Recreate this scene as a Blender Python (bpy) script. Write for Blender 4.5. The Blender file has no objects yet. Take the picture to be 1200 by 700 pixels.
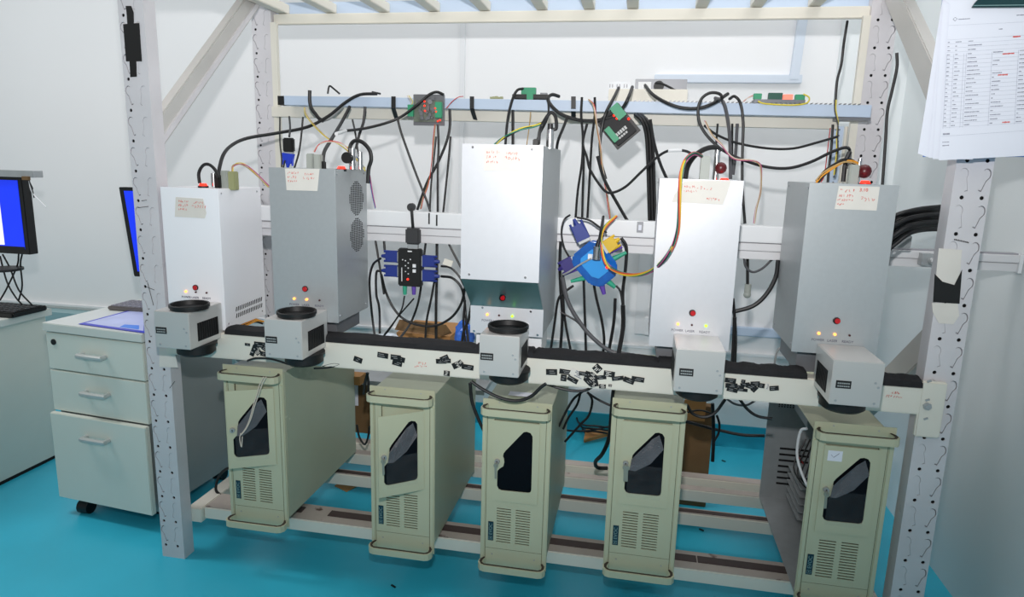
import bpy, bmesh, math, random
from mathutils import Vector, Matrix
random.seed(4)
COL = bpy.context.scene.collection
SC = bpy.context.scene

# ---------------------------------------------------------------- camera
F, YAW, PITCH, ROLL = 787.18, -.179, .1954, .0272
CAM = Vector((1.2651, -1.541, 1.0898))
_f = Vector((math.sin(YAW)*math.cos(PITCH), math.cos(YAW)*math.cos(PITCH), -math.sin(PITCH)))
_r0 = Vector((math.cos(YAW), -math.sin(YAW), 0)); _u0 = _r0.cross(_f)
_r = _r0*math.cos(ROLL) + _u0*math.sin(ROLL); _u = -_r0*math.sin(ROLL) + _u0*math.cos(ROLL)
cd = bpy.data.cameras.new('camera'); cam = bpy.data.objects.new('camera', cd); COL.objects.link(cam)
cd.sensor_width = 36; cd.lens = F/1200*36; cd.clip_start = .02
m = Matrix.Identity(4)
for i in range(3):
    m[i][0], m[i][1], m[i][2], m[i][3] = _r[i], _u[i], -_f[i], CAM[i]
cam.matrix_world = m
SC.camera = cam

def at(px, py, y):
    """the point seen at a photo pixel, at depth y in the room"""
    d = _f + _r*((px-600)/F) - _u*((py-350)/F)
    return CAM + d*((y-CAM.y)/d.y)
def atz(px, py, z):
    d = _f + _r*((px-600)/F) - _u*((py-350)/F)
    return CAM + d*((z-CAM.z)/d.z)

# ---------------------------------------------------------------- light
w = bpy.data.worlds.new('room_light'); SC.world = w; w.use_nodes = True
bg = w.node_tree.nodes['Background']; bg.inputs[0].default_value = (.95, .985, .98, 1); bg.inputs[1].default_value = .35
# flash mounted just above the lens, head tipped up a little
fl = bpy.data.lights.new('flash', 'SPOT'); fl.energy = 106; fl.spot_size = math.radians(125); fl.spot_blend = 1.0
fl.shadow_soft_size = .022; fl.color = (1, .975, .97)
flo = bpy.data.objects.new('flash', fl); COL.objects.link(flo); flo.location = (1.24, -1.50, 1.31)
flo.rotation_euler = (Vector((-.20, 1, .20))).to_track_quat('-Z', 'Y').to_euler()
# fluorescent ceiling panels
for cx, cy, sx, sy, en in ((.9, .3, 2.4, .3, 9.5), (.9, .92, 2.4, .2, 5), (-1.4, -.2, 1.2, .4, 24), (1.95, .1, .4, .8, 4)):
    a = bpy.data.lights.new('ceiling_light', 'AREA'); a.shape = 'RECTANGLE'; a.size = sx; a.size_y = sy
    a.energy = en; a.color = (1, .98, .985)
    ao = bpy.data.objects.new('ceiling_light', a); COL.objects.link(ao); ao.location = (cx, cy, 2.5)
SC.view_settings.view_transform = 'Standard'; SC.view_settings.look = 'None'
SC.view_settings.gamma = 1; SC.view_settings.use_curve_mapping = False
SC.view_settings.exposure = 0.0

# ---------------------------------------------------------------- materials
def lin(c):
    c = c/255
    return c/12.92 if c <= .04045 else ((c+.055)/1.055)**2.4
MATS = {}
def mat(name, rgb, rough=.5, metal=0, var=.06, scale=8, bump=0, emit=0, alpha=1, wear=None, trans=0, coat=0, stretch=None):
    if name in MATS: return MATS[name]
    M = bpy.data.materials.new(name); M.use_nodes = True; nt = M.node_tree; b = nt.nodes['Principled BSDF']
    c = [lin(v) for v in rgb]
    tc = nt.nodes.new('ShaderNodeTexCoord'); n = nt.nodes.new('ShaderNodeTexNoise')
    n.inputs['Scale'].default_value = scale; n.inputs['Detail'].default_value = 5
    if stretch:
        mp = nt.nodes.new('ShaderNodeMapping'); mp.inputs['Scale'].default_value = stretch
        nt.links.new(tc.outputs['Object'], mp.inputs[0]); nt.links.new(mp.outputs[0], n.inputs['Vector'])
    else: nt.links.new(tc.outputs['Object'], n.inputs['Vector'])
    r = nt.nodes.new('ShaderNodeValToRGB')
    r.color_ramp.elements[0].position = .3; r.color_ramp.elements[1].position = .7
    r.color_ramp.elements[0].color = [v*(1-var) for v in c]+[1]; r.color_ramp.elements[1].color = [min(1, v*(1+var)) for v in c]+[1]
    nt.links.new(n.outputs[0], r.inputs[0]); out = r.outputs[0]
    if wear:
        n2 = nt.nodes.new('ShaderNodeTexNoise'); n2.inputs['Scale'].default_value = wear[1]; n2.inputs['Detail'].default_value = 8
        nt.links.new(tc.outputs['Object'], n2.inputs['Vector'])
        r2 = nt.nodes.new('ShaderNodeValToRGB'); r2.color_ramp.elements[0].position = wear[2]; r2.color_ramp.elements[1].position = wear[2]+.06
        mx = nt.nodes.new('ShaderNodeMix'); mx.data_type = 'RGBA'
        nt.links.new(n2.outputs[0], r2.inputs[0]); nt.links.new(r2.outputs[0], mx.inputs[0])
        nt.links.new(out, mx.inputs[6]); mx.inputs[7].default_value = [lin(v) for v in wear[0]]+[1]; out = mx.outputs[2]
    nt.links.new(out, b.inputs['Base Color'])
    b.inputs['Roughness'].default_value = rough; b.inputs['Metallic'].default_value = metal
    if bump:
        bp = nt.nodes.new('ShaderNodeBump'); bp.inputs['Strength'].default_value = bump; bp.inputs['Distance'].default_value = .002
        nb = nt.nodes.new('ShaderNodeTexNoise'); nb.inputs['Scale'].default_value = scale*12
        nt.links.new(tc.outputs['Object'], nb.inputs['Vector']); nt.links.new(nb.outputs[0], bp.inputs['Height']); nt.links.new(bp.outputs[0], b.inputs['Normal'])
    if emit:
        nt.links.new(out, b.inputs['Emission Color']); b.inputs['Emission Strength'].default_value = emit
    if trans: b.inputs['Transmission Weight'].default_value = trans
    if coat: b.inputs['Coat Weight'].default_value = coat
    if alpha < 1: b.inputs['Alpha'].default_value = alpha
    MATS[name] = M; return M

wall_m = mat('painted_wall', (236, 237, 238), .55, var=.015, scale=1.5)
wall_low = mat('painted_wall_lower', (242, 238, 236), .5, var=.02, scale=1.5)
wall_r = mat('painted_wall_side', (230, 235, 236), .55, var=.015, scale=1.5)
teal = mat('teal_floor_paint', (56, 186, 214), .30, var=.10, scale=2.2, wear=((40, 150, 172), 4, .68))
teal_b = mat('teal_skirting_paint', (40, 165, 190), .4, var=.08, scale=3)
teal_l = mat('grey_teal_paint', (140, 172, 176), .5, var=.04, scale=3)
rack_m = mat('rack_grey_paint', (208, 205, 208), .42, var=.05, scale=9, wear=((186, 184, 188), 30, .70))
rack_in = mat('rack_inner_paint', (150, 150, 156), .5, var=.06)
brace_m = mat('brace_paint', (188, 186, 182), .45, var=.05, scale=6)
cream = mat('cream_beam_paint', (222, 218, 206), .5, var=.03, scale=7)
worn = mat('worn_beam_top', (176, 166, 158), .6, var=.10, scale=12, wear=((88, 66, 58), 14, .64))
strip_br = mat('brown_strip', (70, 56, 54), .6, var=.1, scale=20)  # dark brown strip along the base beam tops
foam = mat('black_foam', (24, 24, 27), .85, var=.2, scale=18, bump=.2)
black = mat('black_plastic', (11, 11, 12), .5, var=.1)
rubber = mat('black_cable_rubber', (20, 20, 22), .48, var=.15, scale=20)
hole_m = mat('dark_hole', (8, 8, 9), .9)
alu = mat('brushed_aluminium', (186, 190, 192), .42, metal=.55, var=.02, scale=90)
alu_w = mat('pale_aluminium', (206, 207, 211), .42, metal=.28, var=.015, scale=60)  # paler, less metallic variant of the aluminium
white_box = mat('white_enamel', (240, 240, 244), .35, var=.01)
tealpanel = mat('anodised_bevel', (96, 136, 138), .32, metal=.6, var=.05)
head_m = mat('silver_head', (206, 204, 201), .38, metal=.4, var=.02)
chrome = mat('chrome', (210, 210, 212), .18, metal=1, var=.02)
beige = mat('beige_case_paint', (190, 191, 163), .48, var=.025, scale=10)
beige2 = mat('beige_case_side', (174, 180, 158), .45, var=.03, scale=6, wear=((200, 206, 184), 30, .74))
groove = mat('case_seam', (96, 98, 78), .7)
handle_in = mat('handle_groove', (58, 50, 42), .7)  # dark brown band along the groove of each case handle
navy = mat('navy_badge', (20, 52, 66), .4)
glassk = mat('tinted_window', (8, 9, 16), .5, var=.1); glassk.node_tree.nodes['Principled BSDF'].inputs['Specular IOR Level'].default_value = .12
film = mat('clear_plastic_film', (190, 195, 200), .12, var=.3, scale=30, alpha=.05, bump=1.0)
paper = mat('paper', (226, 228, 238), .7, var=.01)
tapep = mat('masking_tape', (218, 213, 205), .6, var=.03, scale=20)
printk = mat('printed_ink', (110, 112, 124), .8)
inkr = mat('red_ink', (214, 84, 74), .8)
red = mat('red_button', (190, 16, 26), .3, coat=.4)
darkred = mat('dark_red_cap', (84, 18, 24), .35)
redlit = mat('red_lit', (255, 40, 24), .4, emit=2.5)
amber = mat('amber_led', (255, 150, 70), .4, emit=3)
green_led = mat('green_led', (150, 235, 40), .4, emit=2.2)
led_off = mat('led_unlit', (70, 30, 34), .3)
ductm = mat('blue_grey_duct', (188, 204, 224), .45, var=.01)
whitep = mat('white_plastic', (226, 228, 230), .42, var=.01)
trunk_m = mat('trunking_plastic', (208, 218, 230), .45, var=.01)
whitep2 = mat('rail_white_paint', (216, 216, 218), .45, var=.02)
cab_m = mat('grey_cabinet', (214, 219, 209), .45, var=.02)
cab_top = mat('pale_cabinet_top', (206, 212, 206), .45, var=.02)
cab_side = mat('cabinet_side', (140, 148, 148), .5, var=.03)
bluep = mat('vga_blue', (30, 50, 130), .45)
bluep2 = mat('vga_bright_blue', (30, 60, 190), .45)
cyanp = mat('translucent_blue_plastic', (10, 92, 176), .16, var=.25, scale=25, coat=.6)
yellowp = mat('yellow_connector', (214, 176, 30), .5)
purple = mat('purple_plug', (98, 70, 168), .5)
greenp = mat('green_plug', (50, 160, 128), .5)
termg = mat('green_terminal', (52, 150, 110), .5)
pcbg = mat('pcb_green', (104, 112, 100), .5, var=.3, scale=60)
alud = mat('grey_module_metal', (120, 122, 126), .4, metal=.4)
hood = mat('grey_connector_hood', (158, 164, 158), .5)
hood_o = mat('olive_connector_hood', (150, 152, 110), .5)
card = mat('cardboard', (176, 128, 76), .75, var=.08, scale=10)
card_d = mat('cardboard_brown', (110, 84, 52), .8, var=.12, scale=8)
bag = mat('blue_plastic_bag', (54, 110, 210), .25, var=.25, scale=14)
bagw = mat('clear_bag', (205, 215, 225), .25, var=.1, scale=14)
galv = mat('galvanised_steel', (172, 176, 178), .4, metal=.4, var=.06, scale=30)
screen = mat('screen_blue', (14, 48, 214), .3, emit=.8)
screen_w = mat('screen_page', (225, 225, 245), .3, emit=.9)
tealclip = mat('dark_green_clip', (16, 56, 60), .3)
bluec = mat('blue_board', (46, 110, 190), .5)
bmat = mat('blue_print', (48, 56, 190), .35, var=.06)
pmat = mat('lilac_print', (186, 196, 232), .35, var=.08, scale=20)
C_ = dict(r=mat('red_wire', (196, 50, 50), .5), o=mat('orange_wire', (222, 150, 40), .5), y=mat('yellow_wire', (214, 196, 60), .5),
          g=mat('green_wire', (40, 120, 100), .5), p=mat('pink_wire', (180, 80, 130), .5), w=mat('pale_wire', (214, 200, 186), .5),
          b=rubber, t=mat('tan_wire', (176, 146, 96), .5), u=mat('blue_wire', (60, 90, 150), .5), s=mat('silver_wire', (150, 152, 152), .4), e=mat('grey_wire', (84, 84, 88), .5))

# ---------------------------------------------------------------- builders
def tag(o, label=None, cat=None, group=None, kind=None):
    for k, v in (('label', label), ('category', cat), ('group', group), ('kind', kind)):
        if v: o[k] = v
    return o
def thing(name, label, cat, loc=(0, 0, 0), group=None):
    o = bpy.data.objects.new(name, None); COL.objects.link(o); o.location = loc; o.empty_display_size = .05
    return tag(o, label, cat, group)
def wloc(o):
    v = Vector((0, 0, 0))
    while o is not None: v += Vector(o.location); o = o.parent
    return v

class MB:
    def __init__(s): s.v = []; s.f = []; s.mi = []; s.m = []; s.cur = 0
    def use(s, mt):
        if mt not in s.m: s.m.append(mt)
        s.cur = s.m.index(mt); return s
    def add(s, vs, fs):
        n = len(s.v); s.v += [Vector(p) for p in vs]
        for f in fs: s.f.append([n+i for i in f]); s.mi.append(s.cur)
        return s
    def hexa(s, p):  # 8 points: bottom ring 0-3, top ring 4-7
        return s.add(p, [(3, 2, 1, 0), (4, 5, 6, 7), (0, 1, 5, 4), (1, 2, 6, 5), (2, 3, 7, 6), (3, 0, 4, 7)])
    def box(s, x0, x1, y0, y1, z0, z1):
        return s.hexa([(x0, y0, z0), (x1, y0, z0), (x1, y1, z0), (x0, y1, z0), (x0, y0, z1), (x1, y0, z1), (x1, y1, z1), (x0, y1, z1)])
    def obox(s, c, ax, ay, az):  # oriented box: centre and half-axis vectors
        c, ax, ay, az = map(Vector, (c, ax, ay, az))
        return s.hexa([c-ax-ay-az, c+ax-ay-az, c+ax+ay-az, c-ax+ay-az, c-ax-ay+az, c+ax-ay+az, c+ax+ay+az, c-ax+ay+az])
    def bar(s, a, b, wdt, up, th):
        a, b = Vector(a), Vector(b); d = (b-a); n = Vector(up)
        sd = d.cross(n).normalized(); n = sd.cross(d).normalized()
        return s.obox((a+b)/2, d/2, sd*th/2, n*wdt/2)
    def cyl(s, a, b, r0, r1=None, n=16, caps=True):
        a, b = Vector(a), Vector(b); r1 = r0 if r1 is None else r1
        d = (b-a).normalized(); t = d.orthogonal().normalized(); q = d.cross(t)
        vs = [a+(t*math.cos(k*2*math.pi/n)+q*math.sin(k*2*math.pi/n))*r0 for k in range(n)] + \
             [b+(t*math.cos(k*2*math.pi/n)+q*math.sin(k*2*math.pi/n))*r1 for k in range(n)]
        fs = [(k, (k+1) % n, n+(k+1) % n, n+k) for k in range(n)]
        if caps: fs += [tuple(reversed(range(n))), tuple(range(n, 2*n))]
        return s.add(vs, fs)
    def ball(s, c, r, n=12):
        c = Vector(c); vs = []; fs = []; R = n//2
        for i in range(1, R):
            th = math.pi*i/R
            for k in range(n): vs.append(c+Vector((math.sin(th)*math.cos(2*math.pi*k/n), math.sin(th)*math.sin(2*math.pi*k/n), math.cos(th)))*r)
        vs += [c+Vector((0, 0, r)), c-Vector((0, 0, r))]; T = len(vs)-2
        for i in range(R-2):
            for k in range(n): fs.append((i*n+k, (i+1)*n+k, (i+1)*n+(k+1) % n, i*n+(k+1) % n))
        for k in range(n): fs.append((T, k, (k+1) % n)); fs.append((T+1, (R-2)*n+(k+1) % n, (R-2)*n+k))
        return s.add(vs, fs)
    def tube(s, pts, r, n=7, sub=5):
        P = [Vector(p) for p in pts]
        if len(P) > 2 and sub > 1:
            Q = []
            E = [P[0]*2-P[1]]+P+[P[-1]*2-P[-2]]
            for i in range(1, len(E)-2):
                a, b, c, d = E[i-1:i+3]
                for k in range(sub):
                    t = k/sub
                    Q.append(.5*((2*b)+(c-a)*t+(2*a-5*b+4*c-d)*t*t+(-a+3*b-3*c+d)*t**3))
            Q.append(P[-1]); P = Q
        vs = []; fs = []; up = None
        for i, p in enumerate(P):
            d = (P[min(i+1, len(P)-1)]-P[max(i-1, 0)])
            if d.length < 1e-9: d = Vector((0, 0, 1))
            d.normalize()
            up = d.orthogonal().normalized() if up is None else (up-d*up.dot(d)).normalized()
            q = d.cross(up)
            vs += [p+(up*math.cos(2*math.pi*k/n)+q*math.sin(2*math.pi*k/n))*r for k in range(n)]
        for i in range(len(P)-1):
            for k in range(n): fs.append((i*n+k, i*n+(k+1) % n, (i+1)*n+(k+1) % n, (i+1)*n+k))
        L = len(P)-1
        fs += [tuple(reversed(range(n))), tuple(range(L*n, L*n+n))]
        return s.add(vs, fs)
    def prism(s, poly, d):  # poly of 3D points extruded by d
        d = Vector(d); n = len(poly); P = [Vector(p) for p in poly]
        return s.add(P+[p+d for p in P], [tuple(reversed(range(n))), tuple(range(n, 2*n))]+[(k, (k+1) % n, n+(k+1) % n, n+k) for k in range(n)])
    def build(s, name, mt=None, parent=None, bevel=0, smooth=False, **kw):
        if mt is not None and not s.m: s.use(mt)
        me = bpy.data.meshes.new(name); off = wloc(parent) if parent else Vector((0, 0, 0))
        me.from_pydata([v-off for v in s.v], [], s.f)
        for x in s.m: me.materials.append(x)
        for p, i in zip(me.polygons, s.mi): p.material_index = i
        bm = bmesh.new(); bm.from_mesh(me); bmesh.ops.recalc_face_normals(bm, faces=bm.faces)
        if bevel: bmesh.ops.bevel(bm, geom=list(bm.edges), offset=bevel, segments=2, affect='EDGES', clamp_overlap=True)
        bm.to_mesh(me); bm.free()
        if smooth:
            for p in me.polygons: p.use_smooth = True
            try: me.set_sharp_from_angle(angle=math.radians(40))
            except Exception: pass
        o = bpy.data.objects.new(name, me); COL.objects.link(o)
        if parent: o.parent = parent
        return tag(o, **kw)
def mk(mt): return MB().use(mt)

def curve_mesh(cu, mt, fn, name, parent, **kw):
    o = bpy.data.objects.new('t', cu); me = bpy.data.meshes.new_from_object(o)
    bpy.data.objects.remove(o); off = wloc(parent) if parent else Vector((0, 0, 0))
    for v in me.vertices: v.co = Vector(fn(v.co.x, v.co.y, v.co.z))-off
    me.materials.clear(); me.materials.append(mt); me.name = name
    bm = bmesh.new(); bm.from_mesh(me); bmesh.ops.remove_doubles(bm, verts=bm.verts, dist=1e-6); bmesh.ops.recalc_face_normals(bm, faces=bm.faces); bm.to_mesh(me); bm.free()
    for p in me.polygons: p.use_smooth = False
    r = bpy.data.objects.new(name, me); COL.objects.link(r)
    if parent: r.parent = parent
    return tag(r, **kw)
def plate(name, outer, holes, th, fn, mt, parent, **kw):
    cu = bpy.data.curves.new(name, 'CURVE'); cu.dimensions = '2D'; cu.fill_mode = 'BOTH'; cu.extrude = th/2
    for poly in [outer]+holes:
        sp = cu.splines.new('POLY'); sp.points.add(len(poly)-1); sp.use_cyclic_u = True
        for p, (a, b) in zip(sp.points, poly): p.co = (a, b, 0, 1)
    return curve_mesh(cu, mt, fn, name, parent, **kw)
def text(s, size, fn, mt, parent, name='lettering', th=.0004, **kw):
    cu = bpy.data.curves.new(name, 'FONT'); cu.body = s; cu.size = size; cu.extrude = th; cu.resolution_u = 2
    return curve_mesh(cu, mt, fn, name, parent, **kw)
def circ(cx, cy, r, n=12): return [(cx+r*math.cos(2*math.pi*k/n), cy+r*math.sin(2*math.pi*k/n)) for k in range(n)]
def rect(x0, x1, y0, y1): return [(x0, y0), (x1, y0), (x1, y1), (x0, y1)]
def scribble(mb, fn, rows, seed):
    """handwriting: short wavy strokes, rows = (u0, u1, v, h)"""
    rr = random.Random(seed)
    for u0, u1, v, h in rows:
        u = u0
        while u < u1:
            wd = h*rr.uniform(.45, .8); pts = []
            for k in range(4): pts.append(fn(u+wd*rr.random(), v+h*(rr.random()-.5)))
            mb.tube(pts, .00042, n=4, sub=2); u += wd*1.25
    return mb

# ---------------------------------------------------------------- setting
FZ = -.037
tag(mk(teal).box(-3.2, 2.35, -3.2, 1.4, FZ-.05, FZ).build('floor'), kind='structure')
tag(mk(wall_m).box(-3.2, 2.35, 1.22, 1.34, .365, 2.9).build('wall_back'), kind='structure')
tag(mk(wall_low).box(-3.2, 2.18, 1.22, 1.34, FZ, .362).build('wall_back_lower'), kind='structure')
tag(mk(whitep).box(-3.2, 2.18, 1.208, 1.222, .360, .370).build('trim_1'), kind='structure')
tag(mk(wall_r).box(2.18, 2.30, -3.2, 1.25, FZ, 2.9).build('wall_right'), kind='structure')
tag(mk(teal_b).box(-3.2, 2.18, 1.212, 1.224, FZ, .058).build('baseboard_back'), kind='structure')
tag(mk(teal_l).box(-3.2, -.55, 1.14, 1.22, FZ, .345).build('trim_2'), kind='structure')
tag(mk(whitep).box(.527, .548, 1.208, 1.222, .37, 2.9).build('trim_3', bevel=.002), kind='structure')
tag(mk(wall_r).box(1.955, 2.18, 1.17, 1.222, .37, 2.9).build('trim_4'), kind='structure')

# wall trunking
t = thing('wall_trunking', 'pale blue-grey L-shaped cable trunking on back wall above the electronics shelf', 'trunking', (1.5, 1.2, 1.4))
mb = mk(trunk_m); a, b = at(810, 93, 1.20), at(940, 94, 1.20)
mb.box(1.30, b.x, 1.20, 1.22, a.z-.012, a.z+.018); mb.build('horizontal_run', parent=t, bevel=.002)
p, q = at(932, 93, 1.20), at(948, 25, 1.20)
mk(trunk_m).hexa([(p.x-.02, 1.197, p.z), (p.x+.012, 1.197, p.z), (p.x+.012, 1.22, p.z), (p.x-.02, 1.22, p.z), (q.x-.02, 1.197, q.z+.4), (q.x+.012, 1.197, q.z+.4), (q.x+.012, 1.22, q.z+.4), (q.x-.02, 1.22, q.z+.4)]).build('vertical_run', parent=t)
t = thing('wall_trunking', 'white vertical trunking low on back wall behind the fourth laser box', 'trunking', (1.31, 1.2, .6))
mk(whitep).box(1.285, 1.335, 1.185, 1.22, .425, .80).build('cover', parent=t, bevel=.003)
mk(whitep).box(1.325, 1.35, 1.175, 1.22, .425, .50).build('joint_box', parent=t, bevel=.003)
tag(mk(ductm).box(1.62, 1.955, 1.195, 1.22, .445, .48).build('wall_trunking', bevel=.003), 'short pale horizontal trunking low on back wall between fourth and fifth boxes', 'trunking')

# ---------------------------------------------------------------- rack
P = .075
rack = thing('storage_rack', 'tall grey steel storage rack with punched keyhole posts holding all the laser boxes', 'rack', (.97, .3, FZ))
def keyhole(cx, cz, s):
    pts = []
    hx, hz = cx+s*.0025, cz+.010
    for k in range(9):
        a = math.radians(-30+k*250/8)
        pts.append((hx+s*.0086*math.cos(a), hz+.0122*math.sin(a)))
    tx, tz = cx-s*.0055, cz-.024
    pts += [(tx-s*.0035, tz+.001), (tx+s*.0022, tz-.0015), (cx+s*.0035, cz-.004)]
    return pts
def post(x0, y0, ztop, side, zk, ymir=False):
    """C-section post with real punched holes"""
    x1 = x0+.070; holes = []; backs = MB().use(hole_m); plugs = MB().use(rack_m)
    cols = (x0+.013, x0+.0503) if side < 0 else (x0+.0197, x0+.057)
    k = 0
    while True:
        z = zk+k*P
        if z > ztop-.03: break
        for ci, cx in enumerate(cols):
            s = -1 if ci == 0 else 1
            outer = (ci == 0) == (side < 0)
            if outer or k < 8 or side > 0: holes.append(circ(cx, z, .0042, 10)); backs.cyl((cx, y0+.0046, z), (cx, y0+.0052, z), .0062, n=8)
            if z+P/2 < ztop-.03:
                kh = keyhole(cx, z+P/2, s); holes.append(kh)
                sh = (-s*.0010, .0004) if outer else (s*.0003, 0); f_ = .90 if outer else .965; kz = z+P/2
                plugs.prism([(cx+(a-cx)*f_+sh[0], y0+.0004+(0 if outer else .0001), kz+(b-kz)*f_+sh[1]) for a, b in kh], (0, .003, 0))
        k += 1
    o = plate('post', rect(x0, x1, FZ, ztop), holes, .0022, lambda a, b, c: (a, y0+.0011+c, b), rack_m, rack)
    assert len(o.data.polygons) > 1500 or ztop < 1.7 and len(o.data.polygons) > 1000, ('plate fill', len(o.data.polygons))
    b2 = mk(rack_in).box(x0+.004, x1-.004, y0+.0052, y0+.0066, FZ+.002, ztop-.002)
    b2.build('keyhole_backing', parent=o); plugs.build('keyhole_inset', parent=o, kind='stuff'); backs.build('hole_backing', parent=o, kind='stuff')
    fl_ = mk(rack_m)
    for xx in (x0, x1-.0022):
        fl_.box(xx, xx+.0022, y0+.0022, y0+.040, FZ, ztop)
    fl_.box(x0, x0+.016, y0+.040, y0+.0422, FZ, ztop).box(x1-.016, x1, y0+.040, y0+.0422, FZ, ztop)
    fl_.build('post_flange', parent=o); return o
lp = post(-.0121, 0, 1.801, -1, .0004)
rp = post(1.9, 0, 1.80, 1, .0)
rl = post(-.028, .62, 1.62, -1, .01); rr_ = post(1.880, .62, 1.62, 1, .02)
o = mk(brace_m).bar((.035, .02, 1.128), (.035, .64, 1.690), .060, (0, -.6, .8), .030).build('upper_brace', parent=rack, bevel=.003); mk(rack_m).bar((.052, .03, 1.120), (.052, .64, 1.672), .014, (0, -.6, .8), .008).build('brace_flange', parent=o)
mk(brace_m).bar((1.925, .03, 1.150), (1.925, .64, 1.628), .070, (0, -.6, .8), .030).build('upper_brace', parent=rack, bevel=.003)
mk(brace_m).bar((1.925, .03, .745), (1.925, .62, .28), .066, (0, .6, .8), .030).build('lower_brace', parent=rack, bevel=.003)
mk(brace_m).bar((.035, .03, .745), (.035, .62, .28), .066, (0, .6, .8), .030).build('lower_brace', parent=rack, bevel=.003)
# top shelf
mb = mk(cream); mb.box(.044, 1.880, .632, .650, 1.528, 1.560).box(.044, 1.880, .628, .634, 1.526, 1.530)
mb.build('rear_top_beam', parent=rack, bevel=.002)
mk(ductm).box(.044, 1.880, .655, .672, 1.560, 1.600).build('rear_top_lip', parent=rack)
mk(cream).box(.044, 1.880, .0, .03, 1.53, 1.60).build('front_top_beam', parent=rack, bevel=.002)
for x in (.035, 1.925): mk(rack_m).box(x-.02, x+.02, .04, .62, 1.585, 1.62).build('side_top_beam', parent=rack, bevel=.002)
for i, x in enumerate((.075, .242, .425, .593, .758, .939, 1.085, 1.216, 1.416, 1.572, 1.732)):
    mk(cream).box(x-.017, x+.017, .03, .655, 1.563, 1.592).build('shelf_bar', parent=rack, bevel=.002)
# front beam
fb = mk(cream)
fb.hexa([(.058, -.012, .573), (1.90, -.012, .580), (1.90, .030, .580), (.058, .030, .573), (.058, -.012, .643), (1.90, -.012, .643), (1.90, .030, .643), (.058, .030, .643)])
fbo = fb.build('front_beam', parent=rack, bevel=.003)
mk(cream).box(1.893, 1.944, -.0135, -.0015, .530, .657).build('beam_end_plate', parent=rack, bevel=.003)
q = at(1087.5, 477, -.02); mb = mk(galv); mb.cyl((q.x, -.0135, q.z), (q.x, -.020, q.z), .0085, n=6).cyl((q.x, -.020, q.z), (q.x, -.023, q.z), .005, n=12).build('bolt', parent=rack)
mb = mk(galv)
for k in range(3):
    q = at(1089-2*k, 455+22*k-8, -.014); mb.obox((q.x, -.0138, q.z), (.004, 0, .002), (0, .0008, 0), (-.001, 0, .002))
mb.build('end_plate_slot', parent=rack)
# foam strip: lumpy half tube along the beam top
def foam_strip(x0, x1, zb, amp, nm='edge_foam'):
    mb = mk(foam); n = 40; vs = []; fs = []; K = 8
    for i in range(n+1):
        x = x0+(x1-x0)*i/n; h = .020+amp*math.sin(i*.55+x0*9)+.0016*random.random()
        if i in (0, n): h *= .75
        for k in range(K):
            a = math.pi*k/(K-1); vs.append((x, .009-math.cos(a)*.024, zb+h*math.sin(a)**.6-.003))
    for i in range(n):
        for k in range(K-1): fs.append((i*K+k, i*K+k+1, (i+1)*K+k+1, (i+1)*K+k))
        fs.append((i*K+K-1, i*K, (i+1)*K, (i+1)*K+K-1))
    fs += [tuple(range(K)), tuple(range(n*K, n*K+K))]
    mb.add(vs, fs); return mb.build(nm, parent=rack, smooth=True)
foam_strip(.235, .90, .645, .0010); foam_strip(1.045, 1.335, .645, .0016); foam_strip(1.475, 1.66, .645, .002); foam_strip(1.755, 1.895, .645, .001)
foam_strip(.90, 1.045, .645, .0); foam_strip(1.335, 1.475, .645, 0)
# stickers on the beam (px, py, w, h, angle, style)
ST = [(290, 404, 6, 3, 0, 0), (297, 411, 5, 13, 20, 0), (303, 404, 10, 6, 0, 0), (311, 409, 8, 5, 30, 0), (310, 415, 9, 5, 5, 0), (302, 412, 7, 7, 50, 1), (308, 404, 9, 5, 0, 0),
 (419.6, 421.7, 10, 6, 14, 0), (448.8, 416.5, 12.5, 6, 3, 0), (464, 419, 12, 6, 0, 0), (468, 421, 13, 6, 8, 0), (465.5, 426, 11.5, 5.5, 8, 0),
 (517, 423.5, 12, 5.5, -8, 0), (521, 420, 10, 6, -30, 0), (524, 423, 9, 5, -8, 0), (535, 428, 10, 7, -30, 1), (540, 425, 6, 4, 40, 1), (548, 430.4, 14, 6, 2, 0), (523.7, 437.6, 7, 6, 0, 1),
 (646.5, 436, 13, 7, -6, 0), (662, 436, 13, 6, 2, 0), (660.5, 443, 7, 8, 0, 0), (671, 445, 13, 6, 22, 0), (676, 438, 16, 9, 20, 2), (684, 438, 11, 5, 0, 0), (688, 441, 6, 12, 10, 0), (700, 432, 9, 9, -50, 1), (695, 441, 9, 7, 30, 1),
 (696, 449, 10, 9, -20, 1), (690, 447, 10, 7, 40, 0), (704, 442.5, 13, 5, -12, 0), (714, 438.5, 13, 7, 2, 1), (724, 443.5, 14, 5, -14, 0), (737, 446, 13, 6.5, 14, 0), (747.5, 444.5, 15, 6, 2, 0), (706, 453, 8, 5, -5, 1), (715, 452, 4, 3, 0, 1),
 (856, 446, 13, 6, 0, 0), (857, 452, 14, 6, -5, 0), (858, 457, 13, 5, 6, 0), (866, 454, 12, 5, 8, 0), (871, 447, 5, 4, 0, 0), (873, 451, 11, 5, -14, 0), (870, 457, 12, 4, 0, 0), (880, 453, 12, 6, 12, 0), (884, 456, 6, 8, 35, 0), (885, 450, 11, 6, -10, 0), (892, 452, 8, 6, 2, 0), (899, 453, 5, 8, 0, 2), (907, 455, 11, 6, -12, 0)]
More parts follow.
